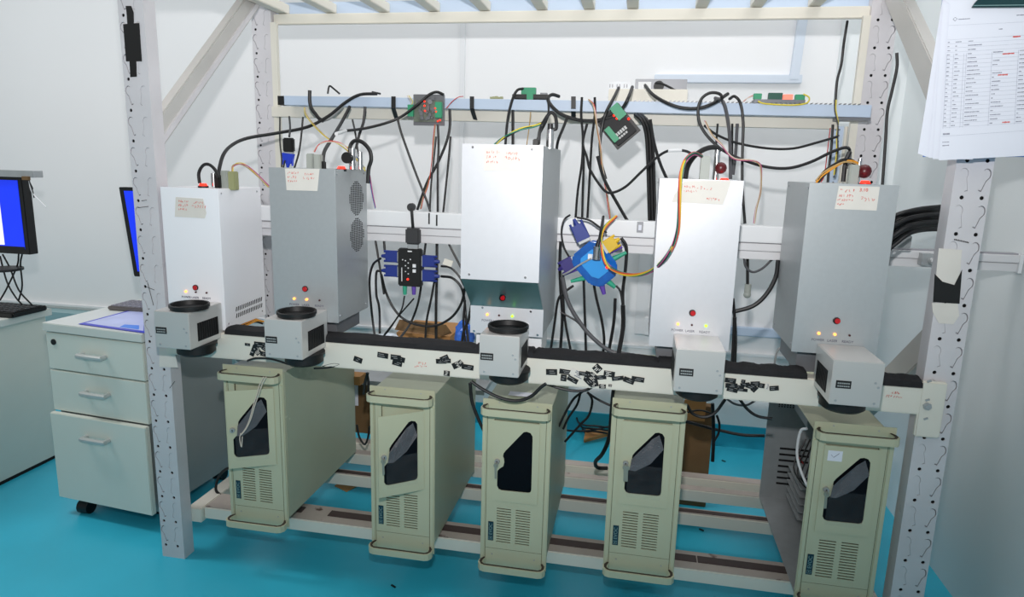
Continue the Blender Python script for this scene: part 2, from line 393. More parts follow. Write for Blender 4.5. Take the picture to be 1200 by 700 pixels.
for i, (px, py, ww, hh, an, sty) in enumerate(ST):
    c = at(px, py, -.0125); sc = (at(px+5, py, -.0125)-at(px-5, py, -.0125)).length/10
    a = math.radians(-an-3); ux = Vector((math.cos(a), 0, math.sin(a))); uz = Vector((-math.sin(a), 0, math.cos(a)))
    yy = -.0126-.00035*(i % 5); c = Vector((c.x, yy, c.z)); W2, H2 = ww*sc/2, hh*sc/2
    mb = mk((black, black, tapep)[sty]).obox(c, ux*W2, Vector((0, .0003, 0)), uz*H2)
    mb.use((mat('sticker_print', (150, 150, 150), .6), tapep, printk)[sty])
    rr = random.Random(i)
    for k in range(2 if sty == 0 else 4):
        u = (rr.random()-.5)*W2*.8; v = (k-(.5 if sty == 0 else 1.5))*H2*(.7 if sty == 0 else .45)
        L = W2*rr.uniform(.25, .6)
        mb.obox(c+ux*u+uz*v+Vector((0, -.0003, 0)), ux*L, Vector((0, .0002, 0)), uz*(H2*.10))
    mb.build('sticker', parent=fbo)
for (px, py, sd) in ((493, 429, 3), (1048, 464, 4)):
    c = at(px, py, -.0125); mb = mk(inkr)
    scribble(mb, lambda u, v: (c.x+u, -.0125, c.z+v), [(-.016, .014, -.002, .006), (-.006, .010, .007, .006)], sd); mb.build('red_handwriting', parent=fbo)

# base frame
def base_beam(y, x0, x1, z0, z1, dep, tp=True, nm='base_beam'):
    o = mk(cream).box(x0, x1, y, y+dep, z0, z1).build(nm, parent=rack, bevel=.002)
    mk(worn).box(x0+.002, x1-.002, y+.002, y+dep-.002, z1, z1+.0012).build('worn_top', parent=o)
    return o
b = base_beam(.055, .09, 1.89, .064, .099, .085)
for xa, xb in ((.36, .375), (.455, .635), (.78, .93), (1.085, 1.25), (1.40, 1.472), (1.475, 1.70)):
    mk(strip_br).box(xa, xb, .088, .118, .1002, .1018).build('beam_top_strip', parent=b)
b = base_beam(.345, .04, 1.89, .060, .098, .035); mk(strip_br).box(.35, 1.86, .352, .370, .0992, .1008).build('beam_top_strip', parent=b)
b = base_beam(.50, .04, 1.89, .060, .098, .035); base_beam(.56, .04, 1.89, .075, .112, .04)
for x in (.043, 1.845): mk(cream).box(x, x+.045, .043, .60, .056, .0985).build('base_side_beam', parent=rack, bevel=.002)
q = mk(card).box(1.12, 1.30, .008, .054, .03, .0315)

# tape and marks on posts
def post_tape(poly, yy, mt, nm, par):
    mk(mt).prism([(at(a, b, 0).x, yy, at(a, b, 0).z) for a, b in poly], (0, -.0006, 0)).build(nm, parent=par)
post_tape([(147.5, 7), (154, 7), (157, 15), (157, 27.5), (163.5, 27), (166.5, 72), (160, 72), (160.5, 90), (153, 90.5), (152, 72), (148, 72), (144.5, 28.5), (149.5, 28), (148.5, 14)], -.0004, black, 'black_tape', lp)
post_tape([(1100, 291), (1127, 293), (1124, 331), (1124, 345), (1097, 341), (1094, 355), (1098, 310)], -.0004, tapep, 'paper_tape', rp)
post_tape([(1095, 321), (1104, 330), (1118, 334), (1127, 316), (1124, 356), (1093, 354)], -.0012, black, 'black_tape', rp)
post_tape([(1092, 355), (1122, 356), (1124, 370), (1117, 380), (1100, 379), (1093, 366)], -.0004, tapep, 'paper_tape', rp)
post_tape([(187, 408), (204, 409), (209, 431), (187, 430)], -.0004, tapep, 'paper_tape', lp)
for k in range(11):
    q0 = at(1118+k*1.6, 281+k*.35, 0); mk(black).box(q0.x, q0.x+.0016, -.0008, 0, q0.z-.001, q0.z+.0015+.0006*(k % 2)).build('print_mark', parent=rp)
for a, b, c, d in ((166, 235.5, 172, 234.5), (162, 243.5, 174, 242), (173, 331, 180, 358), (171, 336, 181, 340), (199, 455, 205, 447)):
    mk(black).tube([(at(a, b, 0).x, -.0005, at(a, b, 0).z), (at(c, d, 0).x, -.0005, at(c, d, 0).z)], .0007, n=5, sub=1).build('pen_mark', parent=lp)

# rear cream beam and cable duct
rb = mk(cream).hexa([(.05, .585, 1.228), (1.82, .585, 1.218), (1.82, .618, 1.218), (.05, .618, 1.228), (.05, .585, 1.262), (1.82, .585, 1.250), (1.82, .618, 1.250), (.05, .618, 1.262)])
rb.build('rear_cross_beam', parent=rack, bevel=.002)
mk(cream).box(.044, .064, .61, .625, .75, 1.53).build('beam_hanger', parent=rack); mk(cream).box(1.858, 1.878, .61, .625, 1.0, 1.53).build('beam_hanger', parent=rack)
duct = thing('cable_duct', 'long pale blue slotted cable duct lying on the cream cross beam', 'cable duct', (1, .55, 1.26))
mk(ductm).hexa([(.125, .53, 1.262), (1.885, .53, 1.247), (1.885, .584, 1.247), (.125, .584, 1.262), (.125, .53, 1.2905), (1.885, .53, 1.280), (1.885, .584, 1.280), (.125, .584, 1.2905)]).build('duct_body', parent=duct, bevel=.001)
mb = mk(ductm)
mb = mk(alud); x = 1.24
while x < 1.86:
    z = 1.290-(x-.125)*.006; mb.obox((x, .531, z+.002), (.0035, 0, .0008), (0, .0015, 0), (.001, 0, .0018)); x += .0125
mb.build('duct_fingers', parent=duct, kind='stuff')
mk(black).box(.105, .128, .53, .57, 1.262, 1.29).build('end_opening', parent=duct); mk(alud).box(1.80, 1.887, .531, .58, 1.238, 1.2465).build('end_lip', parent=duct)
for px, w_ in ((461, 5), (553, 5), (672, 5.5)):
    a, b_, c, d = at(px-w_/2, 113, .527), at(px+w_/2, 113, .527), at(px+w_/2, 127, .527), at(px-w_/2, 127, .527)
    e1, e2 = at(px+w_/2+4*(px < 600), 141, .58), at(px-w_/2+4*(px < 600), 140, .58)
    mb = mk(rubber)
    mb.prism([a, b_, c, d], (0, .0015, 0)).prism([d, c, e1, e2], (0, .0015, 0)); mb.build('black_strap', parent=duct)

# mid rail
rail = thing('equipment_rail', 'white double rail with trunking running behind the laser boxes', 'rail', (1.1, .26, .9))
mk(whitep).box(.10, 1.80, .235, .275, .9155, .957).build('trunking_cover', parent=rail, bevel=.002)
mk(whitep2).box(.08, 2.168, .238, .275, .894, .9125).build('rail_flange', parent=rail, bevel=.0015)
mk(whitep2).box(.08, 2.168, .243, .275, .872, .892).build('rail_body', parent=rail, bevel=.0015)
mk(rack_in).box(.10, 2.166, .246, .272, .891, .916).build('rail_web', parent=rail)
mk(whitep).box(2.166, 2.174, .236, .277, .870, .914).build('end_cap', parent=rail)
for (y, z, h) in ((.05, .925, .03), (.05, .958, .02)):
    mk(galv).box(1.80, 1.897, .16, .20, z, z+h).build('support_profile', parent=rail, bevel=.002)
mb = mk(galv); a = at(1083, 303, .22); mb.box(a.x-.006, a.x+.022, .215, .24, a.z-.016, a.z+.012).ball((a.x+.01, .20, a.z-.004), .009).build('clamp', parent=rail)
for (px, py) in ((502.5, 256), (511.5, 258)):
    a = at(px, py, .232); mk(black).box(a.x-.002, a.x+.002, .2335, .236, a.z-.016, a.z+.014).build('cable_slot', parent=rail)
a = at(750, 266.5, .232); mb = mk(alud).box(a.x-.008, a.x+.008, .2335, .2352, a.z-.014, a.z+.014); mb.use(paper).box(a.x-.004, a.x+.004, .233, .2336, a.z-.008, a.z+.006); mb.build('grey_sticker', parent=rail)

# ---------------------------------------------------------------- laser markers
def screw(par, p): mk(chrome).cyl(p, (p[0], p[1]-.0012, p[2]), .0028, n=10).build('screw', parent=par)
def laser(label, x0, x1, z0, z1, depth, front, side, hx0, hx1, leds, ledx, btn, htop=.722, hbot=.628, win=1, lab=None, kind='', vent=None, lx=None):
    t = thing('laser_marker', label, 'laser marker', ((x0+x1)/2, 0, z0))
    if kind == 'hood':
        yf = -.10
        prof = [(0, z0+.065), (yf+.002, .842), (yf+.002, z1), (depth, z1), (depth, z0), (0, z0)]
        mb = mk(side); n = len(prof)
        mb.prism([(x0+.001, y, z) for y, z in prof], (x1-x0-.002, 0, 0)).build('housing', parent=t)
        cov = mk(front).box(x0, x1, yf-.001, yf+.0015, .838, z1+.001).build('front_cover', parent=t, bevel=.0006)
        mk(tealpanel).prism([(x0+.002, -.0015, z0+.067), (x1-.002, -.0015, z0+.067), (x1-.002, yf+.001, .837), (x0+.002, yf+.001, .837)], (0, -.002, -.001)).build('bevel_panel', parent=t)
        mk(front).box(x0, x1, -.0035, 0, z0-.002, z0+.066).build('lower_panel', parent=t, bevel=.0006)
        mk(whitep).box(x0+.01, x1-.005, .02, .12, .64, z0).build('bracket', parent=t)
        yl = yf-.001
        for a, b_ in ((x0+.024, z1-.006), (x1-.024, z1-.008), (x0+.02, .849), (x1-.03, .849)): screw(t, (a, yl, b_))
        for a, b_ in ((x0+.03, z0+.062), (x1-.03, z0+.060), (x0+.01, z0+.003), (x1-.012, z0+.004)): screw(t, (a, -.0035, b_))
    else:
        mk(side).box(x0+.001, x1-.001, .0015, depth, z0, z1-.001).build('housing', parent=t, bevel=.001)
        mb = mk(front).box(x0, x1, -.001, .0016, z0-.001, z1); mb.build('front_cover', parent=t, bevel=.0005)
        mk(alud).box(x0+.02, x1-.02, .03, depth-.02, .647, z0+.001).build('bracket', parent=t)
        yl = -.001
        for yy, zz in ((.012, z1-.012), (depth-.02, z1-.012), (.012, z0+.015), (depth-.02, z0+.015)):
            xs = x1-.001 if win == 1 else x0+.001; d_ = 1 if win == 1 else -1
            mk(chrome).cyl((xs, yy, zz), (xs+d_*.0012, yy, zz), .0026, n=8).build('screw', parent=t)
    # button, lamps, lettering
    ybt = -.001 if kind != 'hood' else -.0035
    bz = btn[1]
    if kind == 'hood':
        bp = at(589, 348, -.05)
        mk(black).cyl((bp.x, -.050, bp.z), (bp.x, -.056, bp.z-.003), .0075, .0075, n=16).build('button_ring', parent=t)
        mk(red).cyl((bp.x+.002, -.055, bp.z), (bp.x+.002, -.060, bp.z-.002), .0050, n=14).build('red_button', parent=t)
    else:
        mk(black).cyl((btn[0], 0, bz), (btn[0], -.0045, bz), .0075, n=16).build('button_ring', parent=t, smooth=True)
        mk(red).cyl((btn[0]+.001, -.004, bz), (btn[0]+.001, -.0075, bz), .0058, n=14).build('red_button', parent=t, smooth=True)
    zl = .745 if kind != 'hood' else .738
    for c_, xx, s_ in zip(leds, ledx, ('POWER', 'LASER', 'READY')):
        mt = {'a': amber, 'g': green_led, 'o': led_off}[c_]
        mk(mt).cyl((xx, ybt, zl), (xx, ybt-.003, zl), .0030 if c_ != 'o' else .0024, n=10).build('indicator_lamp', parent=t)
        text(s_, .0078, lambda a, b, c, xx=xx: (xx-.014+a, ybt-.0004+c, zl-.0175+b), printk, t)
    # scanning head
    hy = -.135
    h = mk(head_m).box(hx0, hx1, hy, -.002, hbot, htop).build('scan_head', parent=t, bevel=.0015)
    if hbot: pass
    xm = (hx0+hx1)/2
    ws = hx1 if win == 1 else hx0; d_ = 1 if win == 1 else -1
    mb = mk(hole_m); mb.box(min(ws, ws+d_*.0008), max(ws, ws+d_*.0008), -.105, -.022, hbot+.014, htop-.032); mb.build('side_window', parent=h)
    mb = mk(black)
    for k in range(9):
        yy = -.100+k*.009; mb.box(min(ws, ws+d_*.0016), max(ws, ws+d_*.0016), yy, yy+.003, hbot+.016, htop-.034)
    mb.build('window_grille', parent=h)
    lx_ = hx0+(.003 if win == 1 else .009)
    mb = mk(black).box(lx_, lx_+.029, hy-.0009, hy, hbot+.036, hbot+.052); mb.use(mat('plate_print', (150, 156, 156), .5))
    for k in range(2):
        for j in range(6):
            mb.box(lx_+.003+j*.004, lx_+.0062+j*.004, hy-.0012, hy-.0008, hbot+.039+k*.006, hbot+.0420+k*.006)
    mb.build('name_plate', parent=h)
    for a, b_ in ((hx0+.012, hbot+.009), (hx1-.012, hbot+.009), (hx1-.014, hbot+.052), (hx1-.008, hbot+.043)): mk(galv).cyl((a, hy, b_), (a, hy-.0012, b_), .0026, n=8).build('screw', parent=h)
    lc = xm+.007 if lx is None else lx
    mb = mk(black); mb.cyl((lc, -.064, hbot), (lc, -.064, hbot-.006), .050, .050, n=32).cyl((lc, -.064, hbot-.006), (lc, -.064, hbot-.024), .046, .046, n=32).cyl((lc, -.064, hbot-.024), (lc, -.064, hbot-.030), .046, .038, n=32)
    l = mb.build('lens', parent=h, smooth=True)
    mk(glassk).cyl((lc, -.064, hbot-.0301), (lc, -.064, hbot-.0305), .030, n=24).build('lens_glass', parent=t)
    # note label
    pts, rows, sd = lab
    yy = yl-.0008; Q = [at(a, b_, yl) for a, b_ in pts]
    tl = mk(tapep).prism([(q.x, yl-.0001, q.z) for q in Q], (0, -.0006, 0)).build('note_label', parent=t)
    o = Q[0]; mb = mk(inkr); scribble(mb, lambda u, v: (o.x+u, yl-.0009, o.z+v), rows, sd); mb.build('red_handwriting', parent=tl)
    if vent:
        mb = mk(hole_m); xs = x1
        if vent == 'dots':
            for grp in ((1.020, 1.050-.05), (.905, .965)):
                pass
            for zc, rws in ((.995, 9), (.900, 9)):
                for i in range(-rws, rws+1):
                    half = int(5.2*math.sqrt(max(0, 1-(i/(rws+.5))**2)))
                    for j in range(-half, half+1):
                        yy, zz = .125+j*.0085, zc+i*.0047
                        mb.cyl((xs-.0008, yy, zz), (xs+.0002, yy, zz), .0017, n=6)
        else:
            for i in range(2):
                for j in range(15):
                    yy, zz = .050+j*.0088, .676+i*.018+j*.0003
                    mb.obox((xs-.0004, yy, zz), (.0007, 0, 0), (0, .0018, .0058), (0, -.0010, .0002))
        mb.build('vent_holes', parent=t, kind='stuff')
    return t
R1 = [(.006, .034, -.010, .007), (.006, .030, -.020, .007), (.006, .03, -.030, .006), (.05, .075, -.012, .006), (.045, .08, -.022, .009)]
L1 = laser('white painted laser marker box on far left beside the holed post', .068, .231, .648, 1.013, .195, white_box, white_box, .129, .223, 'aoo', (.122, .151, .182), (.151, .757),
      win=1, lab=([(206, 231), (238, 233), (242, 250), (240, 256), (205, 254)], R1, 11), vent='slots', hbot=.630, lx=.187)
L2 = laser('grey brushed-metal laser marker box with perforated side, second from left', .371, .545, .690, 1.070, .195, alu, alu, .420, .515, 'aao', (.427, .461, .496), (.458, .772),
      win=1, lab=([(334, 197.5), (374.5, 198), (372, 224), (336, 223)], R1, 12), vent='dots', lx=.482)
L3 = laser('tallest bright silver laser marker box with stepped front in the middle', .886, 1.063, .692, 1.1325, .23, alu_w, alu, .940, 1.030, 'aog', (.928, .957, .989), (.98, .80),
      win=1, lab=([(567, 172.5), (613, 173), (613, 201), (567, 200)], R1, 13), kind='hood', lx=.995)
L4 = laser('bright silver laser marker box with rainbow wires down its front, fourth from left', 1.311, 1.489, .690, 1.071, .18, alu_w, alu_w, 1.365, 1.465, 'aog', (1.373, 1.404, 1.435), (1.403, .773),
      win=-1, lab=([(802, 212), (857, 211.8), (851, 230), (847, 240), (787, 237), (790, 228)], [(.0, .03, -.012, .007), (.0, .025, -.022, .006), (.035, .06, -.014, .009), (.05, .075, -.038, .006)], 14), lx=1.420)
L5 = laser('grey metal laser marker box beside the right post, rightmost of five', 1.623, 1.799, .700, 1.071, .225, alu, alu, 1.675, 1.772, 'aao', (1.676, 1.709, 1.739), (1.709, .776),
      win=-1, lab=([(983, 218), (1031, 219), (1027, 247), (978, 245)], [(.004, .030, -.010, .008), (.002, .028, -.020, .007), (.0, .032, -.029, .006), (.0, .012, -.038, .005), (.045, .072, -.026, .010)], 15), lx=1.722)
for tx, s_ in ((1.722, '3.10'),):
    text(s_, .010, lambda a, b, c: (tx+a, -.0022+c, 1.056+b), inkr, L5)

def top_connector(px, py0, py1, y, wpx, mt, parent, nm='cable_plug'):
    a, b = at(px, py0, y), at(px, py1, y); wd = wpx/2*(at(px+1, py0, y)-at(px, py0, y)).length
    mk(mt).box(a.x-wd, a.x+wd, y-.010, y+.010, b.z-.006, a.z).build(nm, parent=parent, bevel=.002)
def jar(px, py0, py1, y, rpx, mt, parent, nm='socket'):
    a, b = at(px, py0, y), at(px, py1, y); r = rpx*(at(px+1, py0, y)-at(px, py0, y)).length
    mb = mk(mt).cyl((a.x, y, b.z-.004), (a.x, y, a.z), r, r*.9, n=16); mb.build(nm, parent=parent, smooth=True)
def beacon(px, py, y, parent):
    a = at(px, py, y); zt = a.z
    mk(black).cyl((a.x, y, zt-.010), (a.x, y, zt-.004), .013, n=18).build('key_ring_base', parent=parent)
    mk(redlit).cyl((a.x, y, zt-.004), (a.x, y, zt+.002), .011, .008, n=18).build('red_lit_switch', parent=parent, smooth=True)
top_connector(264, 200, 219, .08, 7, hood, L1); top_connector(273, 201, 220, .06, 8, hood_o, L1); top_connector(256, 205, 219, .07, 6, black, L1); beacon(238, 216, .05, L1); jar(250, 203, 217, .09, 3, chrome, L1)
top_connector(364, 180, 197, .09, 7, hood, L2); top_connector(373, 181, 197, .07, 7, hood, L2); top_connector(378, 189, 197, .08, 5, black, L2); beacon(400, 196, .06, L2); jar(413, 174, 197, .09, 4, chrome, L2); jar(422, 178, 197, .10, 3, chrome, L2)
q = at(407, 185, .07); mk(black).cyl((q.x, .075, q.z), (q.x, .065, q.z), .014, n=22).build('socket_cap', parent=L2, smooth=True)
top_connector(628, 163, 172, -.01, 6, black, L3); jar(645, 152, 172, .0, 4.6, chrome, L3); jar(645, 145, 153, .0, 3.5, rubber, L3)
top_connector(827, 183, 210, .07, 11, hood, L4); top_connector(804, 186, 190, .07, 3, black, L4); jar(841, 176, 209, .09, 4, chrome, L4); beacon(849, 210, .06, L4)
q = at(845, 197, .07); mk(darkred).ball((q.x, .075, q.z), .0135).build('dark_red_cap', parent=L4, smooth=True)
top_connector(1001, 193, 215, .07, 11, hood, L5); jar(1008, 186, 214, .12, 3, chrome, L5); beacon(1014, 213, .06, L5)
q = at(1013, 201, .10); mk(darkred).ball((q.x, .10, q.z), .0155).build('dark_red_cap', parent=L5, smooth=True)

# loose round lens caps on the first three heads
for (cx, cy, lab) in ((.196, -.092, 'round black lens cap lying open side up on leftmost scan head'), (.478, -.086, 'round black lens cap lying on second scan head, red glow inside'), (.994, -.080, 'round black lens cap lying on the middle scan head')):
    mb = mk(black); n = 36; z0 = .7225
    prof = [(0.0, .002), (.041, .002), (.0425, .0125), (.0455, .0135), (.0468, .012), (.0468, .006), (.044, .005), (.044, 0), (0, 0)]
    vs = []; fs = []
    for r, z in prof:
        for k in range(n): vs.append((cx+max(r, .0003)*math.cos(2*math.pi*k/n), cy+max(r, .0003)*math.sin(2*math.pi*k/n), z0+z))
    for i in range(len(prof)-1):
        for k in range(n): fs.append((i*n+k, i*n+(k+1) % n, (i+1)*n+(k+1) % n, (i+1)*n+k))
    mb.add(vs, fs); t = mb.build('lens_cap', smooth=True, label=lab, cat='lens cap', group='lens caps on the scan heads')

# ---------------------------------------------------------------- computer cases
def case(label, cx, dz=0, door=0, film_on=False, opened=False, keys=0, sticker=None, topnote=False, dx2=0, yo=0):
    y0 = .0+yo; t = thing('computer_case', label, 'computer case', (cx, y0, .10+dz))
    Y = lambda v: y0+v
    zb, zt = .076+dz, .538+dz
    # body
    if not opened:
        mk(beige2).box(cx-.0835, cx+.0835, Y(.012), Y(.455), .101+dz, .514+dz).build('chassis', parent=t, bevel=.001)
    else:
        x0, x1, a, b = cx-.0835, cx+.0835, Y(.004), Y(.50)
        mk(beige2).box(x1-.0015, x1, a, b, .101, .519).build('side_sheet', parent=t)
        mk(beige).box(x0, x1-.002, a, b, .5175, .519).build('top_sheet', parent=t)
        mk(galv).box(x0, x1-.002, a, b, .101, .103).build('bottom_sheet', parent=t)
        bk = mk(galv).box(x0, x1-.002, b-.0015, b, .103, .5175).build('rear_sheet', parent=t)
        mb = mk(hole_m)
        for i in range(16):
            for j in range(10): mb.cyl((x0+.03+j*.008, b-.0016, .40+i*.0065), (x0+.03+j*.008, b-.0026, .40+i*.0065), .0022, n=6)
        mb.build('vent_holes', parent=bk, kind='stuff')
        mb = mk(hole_m)
        for i in range(7): mb.box(x0+.045, x0+.13, b-.0026, b-.0016, .15+i*.019, .156+i*.019)
        mb.build('card_slots', parent=bk)
        mk(galv).box(x0+.07, x0+.155, Y(.33), Y(.485), .40, .505).build('power_supply', parent=t, bevel=.001)
        mk(alud).box(x0+.06, x0+.155, Y(.03), Y(.20), .33, .505).build('drive_cage', parent=t, bevel=.001)
        mk(pcbg).box(x1-.012, x1-.008, Y(.10), Y(.46), .12, .38).build('motherboard', parent=t)
        mb = mk(galv)
        for i in range(5): mb.box(x0+.06, x1-.013, Y(.28+i*.001), Y(.44), .15+i*.022, .152+i*.022)
        mb.build('expansion_cards', parent=t)
        mk(black).box(x0+.10, x0+.145, Y(.22), Y(.29), .27, .33).build('cpu_fan', parent=t)
        mb = mk(whitep); mb.tube([(x0+.02, Y(.14), .47), (x0+.008, Y(.15), .455), (x0+.006, Y(.14), .39), (x0+.03, Y(.10), .33), (x0+.06, Y(.08), .31)], .0035, n=8).build('white_cable', parent=t, smooth=True)
        mb = mk(C_['r']); mb.tube([(x0+.03, Y(.22), .44), (x0+.02, Y(.21), .38), (x0+.05, Y(.25), .33)], .002).build('red_cable', parent=t)
        for k in range(4):
            mb = mk(rubber); mb.tube([(x0+.05+.01*k, Y(.25), .40), (x0+.02+.005*k, Y(.22-.02*k), .33), (x0+.05, Y(.18), .29+.01*k), (x0+.09, Y(.2), .28)], .002).build('loom_cable', parent=t)
    mk(hole_m).box(cx-.070, cx+.070, Y(.008), Y(.0122 if not opened else .010), .11+dz, .50+dz).build('grille_void', parent=t)
    # front plate with real slots
    fn = lambda a, b, c: (cx+a, Y(.001)+c, b+dz)
    slots = []
    for i in range(14):
        z = .2385-i*.00705
        slots += [[(-.045, z), (-.008, z-.0005), (-.008, z-.0035), (-.045, z-.003)], [(.004, z), (.041, z-.0005), (.041, z-.0035), (.004, z-.003)]]
    opening = rect(-.056, .056, .262, .476)
    fp = plate('front_panel', rect(-.086, .086, .078, .527), slots+[opening], .003, fn, beige, t)
    mk(beige).box(cx-.056, cx+.056, Y(.006), Y(.008), .262+dz, .476+dz).build('drive_bay_plate', parent=t)
    mb = mk(groove)
    for xx in (-.0735, .0735): mb.box(cx+xx-.0006, cx+xx+.0006, Y(-.0007), Y(.000), .095+dz, .485+dz)
    mb.box(cx-.0728, cx+.0728, Y(-.0007), Y(.0), .1245+dz, .1253+dz); mb.build('panel_seam', parent=fp)
    mb = mk(beige)
    for s in (-1, 1): mb.box(cx+s*.080-.0035, cx+s*.080+.0035, Y(-.003), Y(-.0002), .10+dz, .483+dz)
    mb.build('edge_rib', parent=fp)
    bd = mk(navy).box(cx-.0665, cx-.0525, Y(-.0016), Y(-.0004), .146+dz, .199+dz).build('badge', parent=fp, bevel=.0004)
    text('\u25a3 EVOC', .0125, lambda a, b, c: (cx-.0555-b, Y(-.0019)+c, .1485+dz+a*.98), mat('badge_print', (120, 150, 150), .5), fp)
    # handles
    for nm, zc in (('top', .505), ('bottom', .088)):
        path = [(-.079, -.001), (-.086, -.012), (-.086, -.024), (-.080, -.034), (-.070, -.038), (.070, -.038), (.080, -.034), (.086, -.024), (.086, -.012), (.079, -.001)]
        inn = [(.071, -.001), (.075, -.012), (.075, -.022), (.068, -.028), (-.068, -.028), (-.075, -.022), (-.075, -.012), (-.071, -.001)]
        hz0 = zc-.009+dz
        h = mk(beige).prism([(cx+a, Y(b), hz0) for a, b in path+inn], (0, 0, .017)).build('handle', parent=t)
        mid = [(a*.965, b*.93+.001) for a, b in path]; mid2 = [(a*1.02, b*1.06-.0005) for a, b in inn]
        mk(handle_in).prism([(cx+a, Y(b), hz0+.0171) for a, b in mid+mid2], (0, 0, .0012)).build('groove_strip', parent=h)
    for a, b_ in ((-.055, .108), (.055, .105), (-.045, .520), (.05, .517)): mk(galv).cyl((cx+a, Y(0), b_+dz), (cx+a, Y(-.0012), b_+dz), .002, n=8).build('screw', parent=fp)
    # door, hinged on its right edge
    hx = cx+.058; ca, sa = math.cos(math.radians(door)), math.sin(math.radians(door))
    def dfn(a, b, c):
        u = a-.058; return (hx+u*ca+c*sa*-1, Y(-.0022)+u*sa+c*ca, b+dz)
    W = [(.010, .440), (.018, .4495), (.026, .4515), (.035, .449), (.0405, .441), (.041, .430), (.042, .300), (.040, .292), (.034, .2895), (-.034, .2885), (-.041, .291), (-.0455, .299), (-.0455, .340), (-.040, .347), (-.031, .354), (-.0285, .364), (-.0295, .374), (-.032, .380), (-.031, .388), (-.026, .396)]
    d = plate('door', rect(-.059, .058, .259, .473), [W], .0024, dfn, beige, t)
    n = len(W); mk(glassk).prism([dfn(a*1.01, b, .0018) for a, b in W], Vector(dfn(0, 0, .0022))-Vector(dfn(0, 0, .0018))).build('window', parent=d)
    lk = mk(mat('lock_metal', (170, 172, 172), .35, metal=.4)); p0, p1 = dfn(-.046, .367, -.001), dfn(-.046, .367, -.009); lk.cyl(p0, p1, .0068, .006, n=16); lk.use(black).box(p1[0]-.001, p1[0]+.001, p1[1]-.0006, p1[1]+.0002, p1[2]-.003, p1[2]+.003)
    lk.build('lock', parent=d, smooth=True)
    mb = mk(mat('key_metal', (150, 152, 140), .4, metal=.3))
    if keys:
        c0 = Vector(p1)+Vector((0, -.002, -.002)); mb.obox(c0+Vector((.0, -.003, -.002)), (.0009, 0, 0), (0, .005, 0), (0, 0, .004))
        for k in range(keys):
            o = c0+Vector((-.001+.005*k, -.004-.001*k, -.022)); mb.obox(o, (.0028, 0, .0005), (0, .0006, 0), (-.0006, 0, .017)); mb.cyl(o+Vector((0, .0008, .018)), o+Vector((0, -.0008, .018)), .006, n=12)
        mb.build('keys', parent=d)
    if film_on:
        rr = random.Random(int(cx*100)); N = 7; vs = []; fs = []
        pts0 = ((.034, .452), (.040, .405), (.041, .285), (-.040, .283)) if False else None
        G = [[(-.036, .350), (-.022, .349), (.012, .372), (.040, .412)], [(-.033, .378), (-.014, .392), (.012, .408), (.036, .425)], [(-.020, .395), (-.004, .415), (.012, .434), (.028, .447)]]
        for r_ in G:
            for a, b_ in r_: vs.append(dfn(a, b_, -.0022-.004*rr.random()))
        for i in range(2):
            for j in range(3): fs.append((i*4+j, i*4+j+1, i*4+j+5, i*4+j+4))
        mk(mat('smoky_film', (92, 90, 94), .3, var=.2, scale=30, bump=.8)).add(vs, fs).build('peeling_film', parent=d)
        vs = []; fs = []
        for i in range(8):
            for j in range(7): vs.append(dfn(-.040+.081*j/6, .280+.085*i/7, -.0022-.0035*rr.random()))
        for i in range(7):
            for j in range(6): fs.append((i*7+j, i*7+j+1, i*7+j+8, i*7+j+7))
        mk(film).add(vs, fs).build('clear_film', parent=d)
    if sticker:
        q0 = dfn(-.050, .462, -.0018); mb = mk(paper).prism([dfn(-.051, .437, -.0016), dfn(-.020, .437, -.0016), dfn(-.020, .462, -.0016), dfn(-.051, .462, -.0016)], (0, -.0004, 0)).build('white_sticker', parent=d)
        mk(printk).tube([dfn(-.044, .452, -.0024), dfn(-.038, .446, -.0024), dfn(-.027, .457, -.0024)], .0005, n=4, sub=1).build('tick_mark', parent=d)
    if topnote:
        mk(paper).box(cx-.035, cx+.03, Y(.06), Y(.09), .519+dz, .5196+dz).build('paper_label', parent=t)
    return t
T1 = case('beige computer case with white string over its open door, leftmost', .300, .028, door=26, film_on=True, yo=.0)
T2 = case('beige computer case with skewed half-open door, second from left', .711, .005, door=36, film_on=True, keys=1)
T3 = case('beige computer case with closed door and bare black window, middle', 1.007, -.002, keys=1, topnote=True)
T4 = case('beige computer case with crumpled clear film over window, fourth from left', 1.322, .028, film_on=True, keys=2)
T5 = case('beige computer case with open side and white ticked sticker, rightmost', 1.776, .014, film_on=True, opened=True, keys=1, sticker=True)
# white string on T1
mb = mk(C_['w'])
pp = [(309, 442), (304, 452), (302, 460), (297, 475), (293, 490), (288, 502), (282, 510)]
mb.tube([at(a, b, -.055) for a, b in pp], .0013); mb.tube([at(a+3-i*.4, b, -.058) for i, (a, b) in enumerate(pp)], .0013)
mb.tube([at(a, b, -.062) for a, b in ((282, 508), (281, 515), (283, 524), (284, 512))], .0013)
mb.build('string', smooth=True, label='thin white string hanging from handle of leftmost computer case', cat='string')

